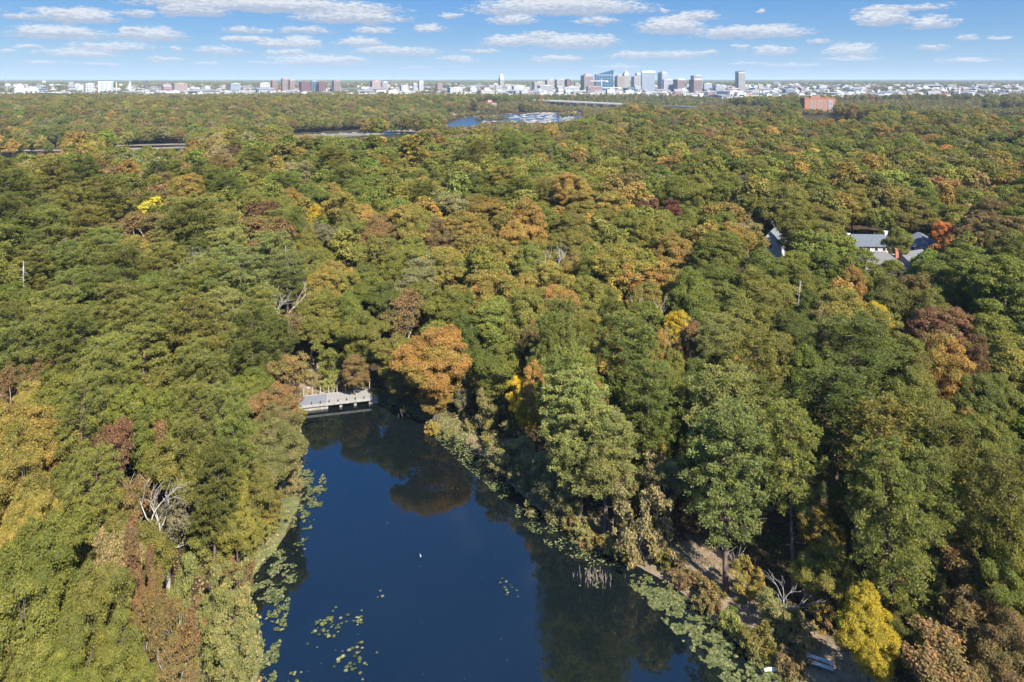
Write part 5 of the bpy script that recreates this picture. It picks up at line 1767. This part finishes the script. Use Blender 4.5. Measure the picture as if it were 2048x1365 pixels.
rt, w, d, h = bld(1282,1310,143,2850,.08,(.50,.54,.57),'ribs',"tallest pale grey tower with close vertical ribs and a white base",gl='w',a=10,trim=(.66,.68,.68))
mb = MB(); mb.box((0,0,5),(w+3,d+3,9)); mb.box((0,0,h-1),(w+1.5,d+1.5,6)); link("base_and_crown", mb.mesh("base_and_crown",[pcol((.68,.68,.66))]), rt)
bld(1315,1336,146,3150,.42,(.54,.56,.57),'grid',"pale tower with a darker glass left side behind the white block",gl='b',cap=4)
bld(1324,1347,160,2950,.18,(.62,.58,.58),'bands',"broad white block with faint bands right of the tallest tower",gl='w')
for (a0, a1, lb) in ((1346,1370,"left"), (1378,1404,"right")):
    rt, w, d, h = bld(a0,a1,160,2900,.38,(.40,.27,.23),'ribs',f"brown ribbed twin tower, the {lb} one of the pair",a=28,trim=(.6,.55,.5),group="twin brown towers")
    mb = MB()
    for i in range(6): mb.box(((i+.5)/6*w-w/2,-d/2,h+3),(w/12,1.5,6))
    for i in range(6): mb.box(((i+.5)/6*w-w/2,-d/2-1,5),(w/16,3,11))
    link("crown_fins", mb.mesh("crown_fins",[pcol((.58,.50,.44))]), rt).__setitem__("kind","stuff")
bld(1381,1405,152,3200,.30,(.56,.56,.55),'bands',"tall pale tower with a dark left side rising behind the right twin tower",cap=0)
bld(1470,1491,144,2900,.34,(.58,.55,.50),'ribs',"tall tower standing alone with white stripes and a near black left side",a=24,trim=(.1,.1,.1),gl='d')
bld(1451,1481,178,2780,.18,(.40,.24,.19),'bands',"broad brick block with a pale band on top before the lone striped tower",trim=(.6,.55,.5))
bld(1486,1509,189,2700,.3,(.38,.25,.20),'grid',"low brick block right of the lone striped tower")
bld(1405,1424,168,3100,.2,(.60,.62,.63),'bands',"white banded block right of the twin towers",gl='w')
bld(1424,1444,171,3050,.4,(.60,.63,.65),'bands',"white and blue glazed block beside the lone tower's left",gl='b')
bld(1179,1204,174,2750,.04,(.46,.30,.27),'grid',"pinkish brown slab in front of the slanted glass tower",a=8)
bld(1172,1183,174,2850,.5,WT,'few',"narrow white slab left of the pinkish brown slab")
bld(1129,1142,160,3050,.4,(.26,.15,.13),'few',"dark maroon block left of downtown")
for i,(a0,a1,yt,D_,c,st,lb) in enumerate([(1063,1090,165,3100,CR,'grid',"cream block, westernmost of the hospital row"),(1090,1109,161,3150,(.50,.44,.38),'grid',"tan block second in the hospital row"),
   (1109,1130,160,3150,(.52,.47,.42),'grid',"taller tan block with a roof mast in the hospital row"),(1074,1105,172,2950,WT,'bands',"white block in front of the hospital row"),
   (1022,1050,173,3000,WT,'few',"long white block right of the white art deco tower"),(1121,1158,175,2900,WT,'bands',"long low white block below the tan hospital block"),
   (1148,1159,168,3000,CR,'grid',"small cream block left of the striped tan tower"),(1011,1023,174,2900,WT,'few',"small white block at the foot of the white art deco tower"),
   (1189,1222,189,2600,(.42,.26,.22),'few',"low reddish terrace below the slanted glass tower"),(1412,1436,186,2700,WT,'few',"low white block right of the twin towers' feet"),
   (1320,1345,190,2600,(.5,.45,.4),'few',"low tan block below the white banded block"),
   (894,925,176,2700,WT,'few',"long white shed left of the white art deco tower"),(937,954,177,2750,WT,'few',"square white block near the river's left"),
   (955,989,182,2500,(.62,.56,.5),'grid',"pale gridded block above the river works"),(872,885,168,3000,PK,'grid',"small pink block left of the white art deco tower"),
   (740,762,163,3000,(.58,.42,.37),'grid',"reddish white hospital block, left part"),(762,776,165,2950,WT,'bands',"white hospital wing joined to the reddish one"),
   (664,681,162,3000,(.42,.31,.25),'ribs',"brown tower block right of the dark red ones"),(598,621,165,2900,(.26,.12,.11),'grid',"dark red apartment block, left of the blue glass one"),
   (621,634,163,2920,(.36,.46,.55),'glass',"blue glass block between two dark red blocks"),(634,652,165,2900,(.26,.12,.11),'grid',"dark red apartment block, right of the blue glass one"),
   (562,576,158,3000,(.52,.36,.29),'ribs',"taller salmon tower of the pair at the left"),(577,590,160,3000,(.54,.38,.31),'ribs',"shorter salmon tower of the pair at the left"),
   (542,554,162,2950,(.40,.24,.19),'grid',"brick tower left of the salmon pair"),(515,540,167,2900,WT,'few',"white stepped block left of the brick tower"),
   (457,481,168,3000,(.52,.56,.60),'bands',"pale blue block far left of the salmon pair"),(342,375,168,3000,(.50,.38,.32),'grid',"long salmon building at the left, right half"),
   (322,342,169,3000,(.46,.33,.28),'grid',"long salmon building at the left, left half"),(167,189,168,2900,WT,'few',"white cluster of blocks left of the silos"),
   (825,834,168,2900,WT,'grid',"shorter half of the white twin block"),(836,847,163,2900,(.66,.64,.60),'grid',"taller half of the white twin block"),
   (799,817,172,2850,WT,'few',"white domed building left of the white twin block"),
   (1564,1591,179,2700,.0,'x',""),
   (1666,1704,195,1950,WT,'grid',"white gridded block right of the brick apartment tower"),(1705,1739,194,2050,(.58,.57,.54),'grid',"pale block with a darker left part behind the white gridded one"),
   (1746,1797,190,1900,WT,'bands',"largest white block with long dark window bands"),(1797,1837,199,2050,(.52,.46,.38),'grid',"beige block right of the largest white banded one"),
   (1812,1842,189,2200,(.58,.50,.32),'grid',"yellowish block behind the beige one"),(1838,1868,190,2100,WT,'bands',"white block with a blue shaded left side"),
   (1850,1875,186,2400,(.6,.58,.55),'bands',"pale block with a wide flat roof behind the white one"),(1879,1901,187,2600,BR,'few',"brick works block beside the red chimney"),
   (1991,2020,188,2700,PK,'few',"long brick block at the right"),(1904,1914,189,2500,(.44,.38,.32),'few',"tan works tower beside the pale chimney"),
   (1855,1878,209,1720,(.60,.60,.60),'grid',"white apartment block with a slate corner, first of the row"),(1880,1908,208,1720,WT,'grid',"white apartment block, second of the row"),
   (1919,1938,209,1740,(.40,.42,.45),'grid',"slate grey apartment block in the row"),(1940,1960,209,1740,WT,'grid',"white apartment block at the right end of the row"),
   (1773,1805,209,1850,WT,'few',"low white warehouse left of the apartment row"),(1808,1853,208,1880,(.66,.62,.56),'few',"long low cream warehouse left of the apartment row"),
   (1979,2010,224,1500,(.52,.52,.52),'few',"grey roofed warehouse at the right edge"),(2012,2052,222,1480,WT,'few',"white saw-edged warehouse at the right edge"),
   (1604,1640,192,2300,WT,'few',"white block peeping over the brick apartment tower"),(1515,1545,193,2600,WT,'few',"long white shed right of the low brick block"),
   (1640,1722,236.5,1180,(.36,.22,.18),'few',"long low brick annex in front of the brick apartment tower"),
   (828,850,209,1650,WT,'few',"white house with a grey roof on the far river bank"),(993,1021,209,2000,(.42,.56,.50),'few',"low green roofed works by the river"),
   (895,912,230,1460,(.45,.42,.38),'few',"small weir house at the river's edge")]):
    if lb: bld(a0,a1,yt,D_,.22,c,st,lb,a=16,name="city_block")
bld(1564,1591,179,2700,.28,(.40,.44,.48),'ribs',"dark glass ribbed block standing alone right of the lone striped tower",gl='b')
# white art deco tower
rt, w, d, h = bld(997,1008,158,2950,.3,(.66,.62,.54),'ribs',"slender white art deco tower left of downtown",name="stone_tower")
mb = MB(); mb.box((0,0,h+6),(w*.72,d*.72,14)); mb.box((0,0,h+16),(w*.45,d*.45,8),top=.6); link("stepped_top", mb.mesh("stepped_top",[pcol((.66,.62,.54))]), rt)
# red and white mill by the river
rt, w, d, h = bld(961,993,207,1720,.42,(.62,.55,.50),'grid',"white framed mill with red brick panels at the river's edge",a=35,name="mill",gl='d',trim=(.36,.15,.12))
mb = MB(); mb.box((0,0,h+4),(w*.4,d*.4,8)); link("stair_tower", mb.mesh("stair_tower",[pcol((.45,.24,.20))]), rt)

# brick apartment tower: its windows can be told apart, so each is a part
X, Y, Zt = on_y(1635, 197, 1060); g = tz(X, Y); h = Zt - g; azm = atan2(X, Y)
rt = link("apartment_tower", None, loc=(X, Y, g - 1), rotz=radians(2) - azm * .15, label="broad orange brick apartment tower with white window columns", category="building")
xl = on_y(1603, 200, 1060)[0]; xr = on_y(1666, 200, 1060)[0]; w = (xr - xl) * .95; d = 18
BRM, T, b = principled("orange_brick", None, .85, .2)
t = T.add('ShaderNodeTexCoord'); T.set(b.inputs['Base Color'], T.mix(T.noise(t.outputs['Object'], .4, 5, .7), (.26, .105, .06), (.34, .16, .095)))
mb = MB(); mb.box((0, 0, (h + 1) / 2), (w, d, h + 1)); link("wall", mb.mesh("wall", [BRM]), rt)
mb = MB(); mb.box((0, 0, h + 1.4), (w + .6, d + .6, .8)); mb.box((-w * .1, 0, h + 3), (w * .3, d * .4, 2.6)); link("roof", mb.mesh("roof", [pcol((.30, .14, .09))]), rt)
fw = MB(); fw.box((0, 0, 0), (2.0, .3, 1.35)); fwm = fw.mesh("window", [pcol((.48, .46, .43), var=.05)])
gb = MB(); gb.box((0, 0, 0), (1.5, .14, .9)); gbm = gb.mesh("pane", [GM['d']])
sh = MB(); sh.box((0, 0, 0), (w * .16, .9, .5)); shm = sh.mesh("balcony_slab", [pcol(WT, var=.05)])
nf = 11
for i in range(nf):
    z = 3.0 + i * (h - 3) / nf
    for q in (.20, .26, .34, .44, .50, .57, .68):
        wi = link("window", fwm, rt, loc=(q * w - w / 2, -d / 2 - .1, z)); link("pane", gbm, wi, loc=(0, -.12, 0))
    link("balcony_slab", shm, rt, loc=(w * .34, -d / 2 - .4, z))
    wi = link("window", fwm, rt, loc=(-w / 2 - .1, 0, z), rotz=-pi / 2); link("pane", gbm, wi, loc=(0, -.12, 0))
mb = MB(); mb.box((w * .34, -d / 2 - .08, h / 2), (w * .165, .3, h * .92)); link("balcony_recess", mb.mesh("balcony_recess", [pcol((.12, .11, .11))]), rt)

# silos, chimneys, steeples, masts, water towers
def simple(name, px, ytop, D_, build, lab, cat):
    X, Y, Zt = on_y(px, ytop, D_ * DS); g = tz(X, Y); mb = MB(); mats = build(mb, Zt - g)
    link(name, mb.mesh(name, mats), loc=(X, Y, g - .5), label=lab, category=cat)
SW = pcol((.66, .68, .72), var=.06); SB = pcol((.28, .34, .46), var=.06)
for i in range(6):
    X, Y, Zt = on_y(199 + i * 5, 164 if i else 163.5, 2900 * DS); g = tz(X, Y)
    mb = MB(); hh = Zt - g; mb.tube([(0, 0, 0), (0, 0, hh)], 4.6, 10, m=i % 2); mb.tube([(0, 0, hh), (0, 0, hh + 1.5)], [4.6, 1.5], 10, m=0)
    link("silo", mb.mesh("silo", [SW, SB]), loc=(X, Y, g - .5), label=["tall pale silo at the left end of the silo row", "blue grey silo, second of the silo row", "pale silo, third of the silo row", "blue grey silo, fourth of the silo row", "pale silo, fifth of the silo row", "blue grey silo at the right end of the silo row"][i], category="silo", group="row of silos at the far left")
def chim(c, r0, r1):
    def f(mb, h): mb.tube([(0, 0, 0), (0, 0, h * .96), (0, 0, h)], [r0, r1, r1 * 1.15], 10); return [pcol(c)]
    return f
simple("chimney_stack", 1897, 185, 2200, chim((.36, .15, .11), 2.6, 1.7), "slender red brick chimney of the works at the right", "chimney")
simple("chimney_stack", 1918, 178, 2300, chim((.56, .50, .42), 4.2, 3.0), "thick pale chimney of the works at the right", "chimney")
simple("chimney_stack", 233, 164, 2900, chim((.5, .42, .3), 2.4, 2), "short tan chimney right of the silos", "chimney")
simple("chimney_stack", 293, 162, 3000, chim((.10, .12, .14), 5, 5), "dark round tower right of the church steeple", "tower")
def mast(mb, h):
    mb.tube([(0, 0, 0), (0, 0, h)], [1.3, .5], 4)
    for i in range(6): mb.box((0, 0, h * (i + .5) / 6), (2.2, 2.2, .6))
    return [pcol((.35, .30, .30))]
simple("radio_mast", 12, 147, 3000, mast, "thin radio mast rising over the horizon at the far left", "mast")
simple("radio_mast", 2018, 172, 2600, mast, "thin red radio mast at the far right", "mast")
simple("radio_mast", 1122, 155, 3100, mast, "short mast on the tan hospital block", "mast")
def wtower(mb, h):
    for a in range(5): mb.tube([(cos(a * 1.257) * 7, sin(a * 1.257) * 7, 0), (cos(a * 1.257) * 6, sin(a * 1.257) * 6, h * .7)], .5, 4)
    mb.tube([(0, 0, h * .62), (0, 0, h * .7), (0, 0, h * .85), (0, 0, h)], [3, 9, 10, 2], 12); return [pcol((.68, .70, .70), var=.05)]
simple("water_tower", 88, 162, 4200, wtower, "white bulb water tower breaking the horizon at the left", "water tower")
simple("water_tower", 16, 167, 3000, wtower, "cream water tower at the far left beside the mast", "water tower")
def dome(mb, h):
    mb.tube([(0, 0, 0), (0, 0, h * .5), (0, 0, h * .78), (0, 0, h * .95), (0, 0, h)], [14, 14, 11, 5, 1], 14); return [pcol((.62, .58, .5), var=.05)]
simple("domed_hall", 40, 168, 3000, dome, "cream domed hall at the far left", "hall")
simple("domed_hall", 1851, 172, 3300, dome, "wide pale domed roof near the right horizon", "hall")
def steeple(mb, h):
    mb.box((0, 0, h * .25), (7, 7, h * .5)); mb.box((0, 0, h * .56), (5.2, 5.2, h * .12)); mb.tube([(0, 0, h * .6), (0, 0, h)], [3.2, .2], 8); mb.box((0, 14, h * .14), (12, 24, h * .28)); return [pcol((.60, .66, .62), var=.05)]
simple("church", 260, 161, 2900, steeple, "pale green church steeple right of the silos", "church")
simple("church", 1728, 173, 3200, steeple, "small white church spire near the right horizon", "church")
def crane(mb, h):
    mb.tube([(0, 0, 0), (0, 0, h)], 1.1, 4); mb.box((-8, 0, h * .96), (62, 1.8, 1.8)); mb.box((20, 0, h * .93), (7, 3, 4)); mb.tube([(0, 0, h), (0, 0, h + 8)], [1.2, .3], 4); return [pcol((.70, .66, .60), var=.05)]
simple("tower_crane", 1203, 161, 2800, crane, "tower crane with its jib across the slanted glass tower", "crane")
simple("tower_crane", 1228, 175, 2700, crane, "lower tower crane before the beige gridded tower", "crane")

# ------------------------------------------------------------------ low town between the trees
tr = np.random.default_rng(77)
LOWC = [((.44, .44, .43), "white"), ((.44, .42, .38), "cream"), ((.27, .16, .13), "brick"), ((.30, .30, .30), "grey"), ((.36, .29, .23), "tan")]
LM = []
for c, nm in LOWC:
    for v_ in range(3):
        mb = MB(); q = np.random.default_rng(v_ + 5); dpt = q.uniform(.5, .9)
        mb.box((0, 0, .5), (1, dpt, 1), m=0)
        if v_ == 0: mb.raw([(-.53, -dpt * .55, 1), (.53, -dpt * .55, 1), (.53, dpt * .55, 1), (-.53, dpt * .55, 1), (-.53, 0, 1.45), (.53, 0, 1.45)], [(0, 1, 5, 4), (2, 3, 4, 5), (0, 3, 2, 1)], [(0, 4, 3), (1, 2, 5)], m=1)
        else: mb.box((0, 0, 1.04), (1.04, dpt * 1.04, .08), m=1); mb.box((.15, 0, 1.15), (.3, .3, .16), m=1)
        for i in range(5): mb.box(((i + .5) / 5 - .5, -dpt / 2, .5), (.09, .03, .3), m=2); mb.box(((i + .5) / 5 - .5, dpt / 2, .5), (.09, .03, .3), m=2)
        mb.box((-.5, 0, .5), (.03, dpt * .6, .25), m=2); mb.box((.5, 0, .5), (.03, dpt * .6, .25), m=2)
        LM.append((mb.mesh("low_building", [pcol(c, var=.08, scale=.1), pcol((.22, .21, .21) if v_ == 0 else (.46, .46, .46), var=.15, scale=.1), GM['d']]), nm))
nlow = 0; lows = []
for _ in range(4000):
    if nlow >= 290: break
    u = tr.random()
    if u < .38: px = tr.uniform(1500, 2060); D_ = tr.uniform(1900, 3600)
    elif u < .70: px = tr.uniform(890, 1500); D_ = tr.uniform(2350, 3600)
    else: px = tr.uniform(-10, 890); D_ = tr.uniform(2250, 3600)
    if px < 560 and D_ < 2350: continue
    D_ *= DS; X, Y, _z = on_y(px, 190, D_)
    if dist_line(VALLEY, np.array([X]), np.array([Y]))[0] < 190: continue
    k = tr.choice(len(LM), p=np.array([3, 4, 4, 2, 2, 2, 1, 1, 1, 1.2, 1, 1, 1, 1, 1]) / 26.2)
    me, nm = LM[k]
    w = tr.uniform(13, 30) if tr.random() < .75 else tr.uniform(35, 75)
    hgt = tr.uniform(7, 13) if tr.random() < .8 else tr.uniform(14, 22)
    shp = ("gabled", "flat roofed", "flat roofed")[k % 3]; lw = "long " if w > 34 else ("tall " if hgt > 13.5 else "small ")
    qx, qy, _ = proj(X, Y, tz(X, Y) + 5)
    o = link("low_building", me, loc=(X, Y, tz(X, Y) - .3), rotz=tr.uniform(-.9, .9), category="building", group="low buildings among the far trees")
    o.scale = (w, w, hgt); nlow += 1
    lows.append((o, lw + nm + " " + shp + " building", qx, qy))
CL = [(88, 170, "the white water tower"), (210, 170, "the row of silos"), (260, 170, "the church steeple"), (348, 170, "the long salmon building"), (470, 170, "the pale blue block"), (576, 170, "the salmon twin towers"),
      (625, 170, "the dark red blocks"), (672, 170, "the brown tower block"), (758, 172, "the reddish white hospital"), (836, 170, "the white twin block"), (910, 180, "the long white shed"), (1002, 172, "the white art deco tower"),
      (1090, 172, "the hospital row"), (1174, 172, "the striped tan tower"), (1208, 175, "the slanted glass tower"), (1296, 180, "the tallest pale ribbed tower"), (1336, 180, "the broad white block"), (1391, 180, "the right twin tower"),
      (1466, 180, "the brick block with the pale band"), (1480, 170, "the lone striped tower"), (1578, 185, "the dark ribbed block"), (1634, 205, "the brick apartment tower"), (1722, 198, "the pale block with a darker left"),
      (1772, 200, "the white block with long bands"), (1852, 198, "the blue shaded white block"), (1897, 195, "the red brick chimney"), (1918, 190, "the thick pale chimney"), (1940, 212, "the white apartment row"), (2010, 190, "the long brick block")]
bk = {}
for o, nm, qx, qy in lows:
    j = min(range(len(CL)), key=lambda q: hypot(CL[q][0] - qx, CL[q][1] - qy))
    dx_ = qx - CL[j][0]; dy_ = qy - CL[j][1]
    rel = ("right of" if dx_ > 0 else "left of") if abs(dx_) > 1.5 * abs(dy_) else ("below" if dy_ > 0 else "behind")
    bk.setdefault((nm, rel, j), []).append((hypot(dx_, dy_), o))
for (nm, rel, j), ls in bk.items():
    ls.sort(key=lambda q: q[0])
    for q, (_, o) in enumerate(ls):
        o["label"] = f"{nm} {rel} {CL[j][2]}" if len(ls) == 1 else f"{nm}, {ORD[min(q, 22)]}nearest {rel} {CL[j][2]}"
# the smaller houses of the town, past those
mb = MB()
for _ in range(1500):
    u = tr.random(); D_ = tr.uniform(2300, 4600)
    px = tr.uniform(1040, 2060) if u < .68 else tr.uniform(-10, 1040)
    D_ *= DS; X, Y, _z = on_y(px, 185, D_)
    if dist_line(VALLEY, np.array([X]), np.array([Y]))[0] < 200: continue
    w, dd, hh = tr.uniform(9, 24), tr.uniform(8, 14), tr.uniform(5, 11); z0 = tz(X, Y); an = tr.uniform(-.9, .9)
    m_ = int(tr.choice(4, p=[.42, .28, .2, .1]))
    mb.box((X, Y, z0 + hh / 2), (w, dd, hh), rz=an, m=m_); mb.box((X, Y, z0 + hh + 1.0), (w + 1, dd + 1, 2.0), rz=an, m=4 if tr.random() < .5 else m_, top=.55)
link("town_houses", mb.mesh("town_houses", [pcol(LOWC[0][0]), pcol(LOWC[1][0]), pcol(LOWC[2][0]), pcol(LOWC[4][0]), pcol((.2, .2, .2))]), kind="stuff")

# cemetery stones on the far hillside
mb = MB()
for _ in range(1500):
    px = tr.choice([tr.uniform(60, 330), tr.uniform(400, 610)]); D_ = tr.uniform(1560, 1860)
    X, Y, _z = on_y(px, 205, D_); hh = tr.uniform(1.5, 3.6)
    mb.box((X, Y, tz(X, Y) + hh / 2), (tr.uniform(1, 2.4), .6, hh), rz=tr.uniform(-.5, .5))
link("gravestones", mb.mesh("gravestones", [pcol((.62, .60, .57), var=.1)]), kind="stuff")

# ------------------------------------------------------------------ road and rail bridges over the river
BC = pcol((.40, .38, .35), var=.12, scale=.05); BC2 = pcol((.55, .52, .47), var=.1, scale=.05)
def bridge(name, p0, p1, D0, D1, wd, piers, lab, deck=2.2, arches=0, tap=True):
    a = np.array(on_y(*p0, D0 * DS)); b_ = np.array(on_y(*p1, D1 * DS)); L = float(np.linalg.norm((b_ - a)[:2])); th = atan2(b_[1] - a[1], b_[0] - a[0])
    rt = link(name, None, loc=tuple(a), rotz=th, label=lab, category="bridge")
    sl = (b_[2] - a[2]) / L
    def bar(nm, y0, z0, dy, dz, mat):
        mb = MB(); V = []
        for x_ in (0, L):
            zc_ = x_ * sl + z0
            V += [(x_, y0 - dy / 2, zc_ - dz / 2), (x_, y0 + dy / 2, zc_ - dz / 2), (x_, y0 + dy / 2, zc_ + dz / 2), (x_, y0 - dy / 2, zc_ + dz / 2)]
        mb.raw(V, [(0, 3, 2, 1), (4, 5, 6, 7), (0, 1, 5, 4), (1, 2, 6, 5), (2, 3, 7, 6), (3, 0, 4, 7)]); link(nm, mb.mesh(nm, [mat]), rt)
    bar("deck", 0, -deck / 2, wd, deck, BC); bar("parapet", -wd / 2 + .3, .55, .5, 1.1, BC2); bar("parapet", wd / 2 - .3, .55, .5, 1.1, BC2)
    for f in piers:
        x_ = f * L; wx, wy = a[0] + cos(th) * x_, a[1] + sin(th) * x_; gz_ = tz(wx, wy) - a[2] - 2; zt_ = x_ * sl - deck
        mb = MB(); hh = zt_ - gz_
        for s in (-1, 1):
            mb.box((x_, s * wd * .3, gz_ + hh / 2), (5.2, 4.5, hh), top=.62)
        mb.box((x_, 0, zt_ - 1), (3.2, wd * .9, 2)); link("pier", mb.mesh("pier", [BC2]), rt)
    if arches:
        for i in range(arches):
            x0_ = L * i / arches; x1_ = L * (i + 1) / arches; n = 8; mb = MB(); V = []
            for j in range(n + 1):
                t_ = j / n; x_ = x0_ + (x1_ - x0_) * t_; z_ = x_ * sl - deck - 11 * (1 - sin(pi * t_) ** .6) - .6
                for yy in (-wd * .4, wd * .4): V += [(x_, yy, z_), (x_, yy, z_ - 1.6)]
            F = []
            for j in range(n):
                o4 = j * 4; F += [(o4, o4 + 4, o4 + 6, o4 + 2), (o4 + 1, o4 + 3, o4 + 7, o4 + 5), (o4, o4 + 1, o4 + 5, o4 + 4), (o4 + 2, o4 + 6, o4 + 7, o4 + 3)]
            mb.raw(V, F); link("arch", mb.mesh("arch", [BC2]), rt)
bridge("road_bridge", (1070, 200), (1262, 209), 1960, 1760, 22, [.05, .16, .30, .42, .52, .60, .70, .82, .93], "long concrete road bridge on tall piers left of the wooded island")
bridge("road_bridge", (1290, 210.5), (1535, 222), 1900, 1500, 20, [.12, .3, .48, .64, .71, .9], "concrete road bridge with traffic rising to the right of the wooded island")
bridge("rail_bridge", (1330, 201), (1482, 207), 2250, 2100, 12, [i / 9 for i in range(1, 9)], "low arched rail viaduct behind the right road bridge", arches=9)
for i, (px, py, c, lb) in enumerate([(1500, 219, (.7, .7, .7), "white lorry on the right road bridge"), (1474, 217.5, (.6, .62, .62), "pale van on the right road bridge")]):
    a = np.array(on_y(px, py, (1560 if i == 0 else 1600) * DS)); mb = MB(); mb.box((0, 0, 1.9), (7.5, 2.4, 2.8)); mb.box((4.8, 0, 1.4), (1.8, 2.2, 2.0), top=.85)
    for s in (-2.6, 2.2, 4.6): mb.box((s, -1.1, .45), (.9, .3, .9), m=1)
    link("lorry", mb.mesh("lorry", [pcol(c), DARKM]), loc=(a[0], a[1], a[2] - 1.3), rotz=-1.0, label=lb, category="lorry")

# ------------------------------------------------------------------ rapids: rocks and scrub in the river
rk2 = np.random.default_rng(31)
RKM = pcol((.30, .25, .19), var=.3, scale=.2)
mb = MB()
rp = np.array(RIVER)
for _ in range(600):
    x = rk2.uniform(rp[:, 0].min(), rp[:, 0].max()); y = rk2.uniform(rp[:, 1].min(), rp[:, 1].max())
    if vnoise(np.array([x]), np.array([y]), 90, 2)[0] < .42: continue
    ppx, ppy, _ = proj(x, y, RZ)
    if ppx < 962: continue
    s = rk2.uniform(1.5, 6); mb.box((x, y, RZ + .2), (s * 2.2, s, rk2.uniform(.6, 1.5)), rz=rk2.uniform(-.4, .4), top=.6)
for poly in (ARM1, ARM2):
    pa = np.array(poly)
    for _ in range(700):
        x = rk2.uniform(pa[:, 0].min(), pa[:, 0].max()); y = rk2.uniform(pa[:, 1].min(), pa[:, 1].max())
        if sdf(poly, np.array([x]), np.array([y]))[0] > 0 or vnoise(np.array([x]), np.array([y]), 40, 2)[0] < .5: continue
        s = rk2.uniform(1, 3.5); mb.box((x, y, RZ + .1), (s * 2.5, s, rk2.uniform(.4, 1.0)), rz=rk2.uniform(-.4, .4), top=.6)
link("river_rocks", mb.mesh("river_rocks", [RKM]), kind="stuff")
# scrub on the rocky islands, under the bridges and along the open banks
sx = []; 
cand = np.c_[rk2.uniform(-700, 1500, 60000), rk2.uniform(700, 2000, 60000)]
dv = dist_line(VALLEY, cand[:, 0], cand[:, 1]); rd = sdf(RIVER, cand[:, 0], cand[:, 1])
cpx_, cpy_, cd_ = proj(cand[:, 0], cand[:, 1], RZ + 2)
isl = (rd < 0) & (vnoise(cand[:, 0], cand[:, 1], 110, 7) > .72) & (cpx_ > 955)
opn = (dv < 340) & (rd > 1) & (cand[:, 1] > 880) & (cpx_ > 870) & (cpx_ < 1560)
town = (cpx_ > 1440) & (cpx_ < 2080) & (cand[:, 1] > 1000) & (cand[:, 1] < 1900) & (vnoise(cand[:, 0], cand[:, 1], 70, 11) > .12)
k = (isl | opn | town) & (np.minimum(sdf(ARM1, cand[:, 0], cand[:, 1]), sdf(ARM2, cand[:, 0], cand[:, 1])) > 3)
cand = cand[k]; cols = [rk2.choice(list('OORTWBKG')) for _ in cand]
ta, tb = tints_for(cols, rk2); fs = rk2.uniform(.3, .62, len(cand))
instancer("river_scrub_vegetation", np.c_[cand, np.maximum(terrain(cand[:, 0], cand[:, 1]), RZ) - .4], ta, tb, np.c_[fs * 1.2, fs * 1.2, fs], rk2.uniform(0, 6, len(cand)), rk2.integers(0, 3, len(cand)), far, LEAF_I)

# ------------------------------------------------------------------ the air
hb = MB(); hb.box((0, 24000, (RZ - 3.5 + 175) / 2), (76000, 76000, 175 - (RZ - 3.5)))
hz_m = bpy.data.materials.new("haze"); hz_m.use_nodes = True
T = NT(hz_m.node_tree); T.n.clear()
pv = T.add('ShaderNodeVolumePrincipled', {'Color': (.62, .78, 1.0), 'Density': HAZE, 'Anisotropy': 0.0})
ho = T.add('ShaderNodeOutputMaterial'); T.l.new(pv.outputs[0], ho.inputs['Volume'])
if HAZE > 0: link("haze", hb.mesh("haze", [hz_m]), kind="stuff")
bpy.context.view_layer.update()
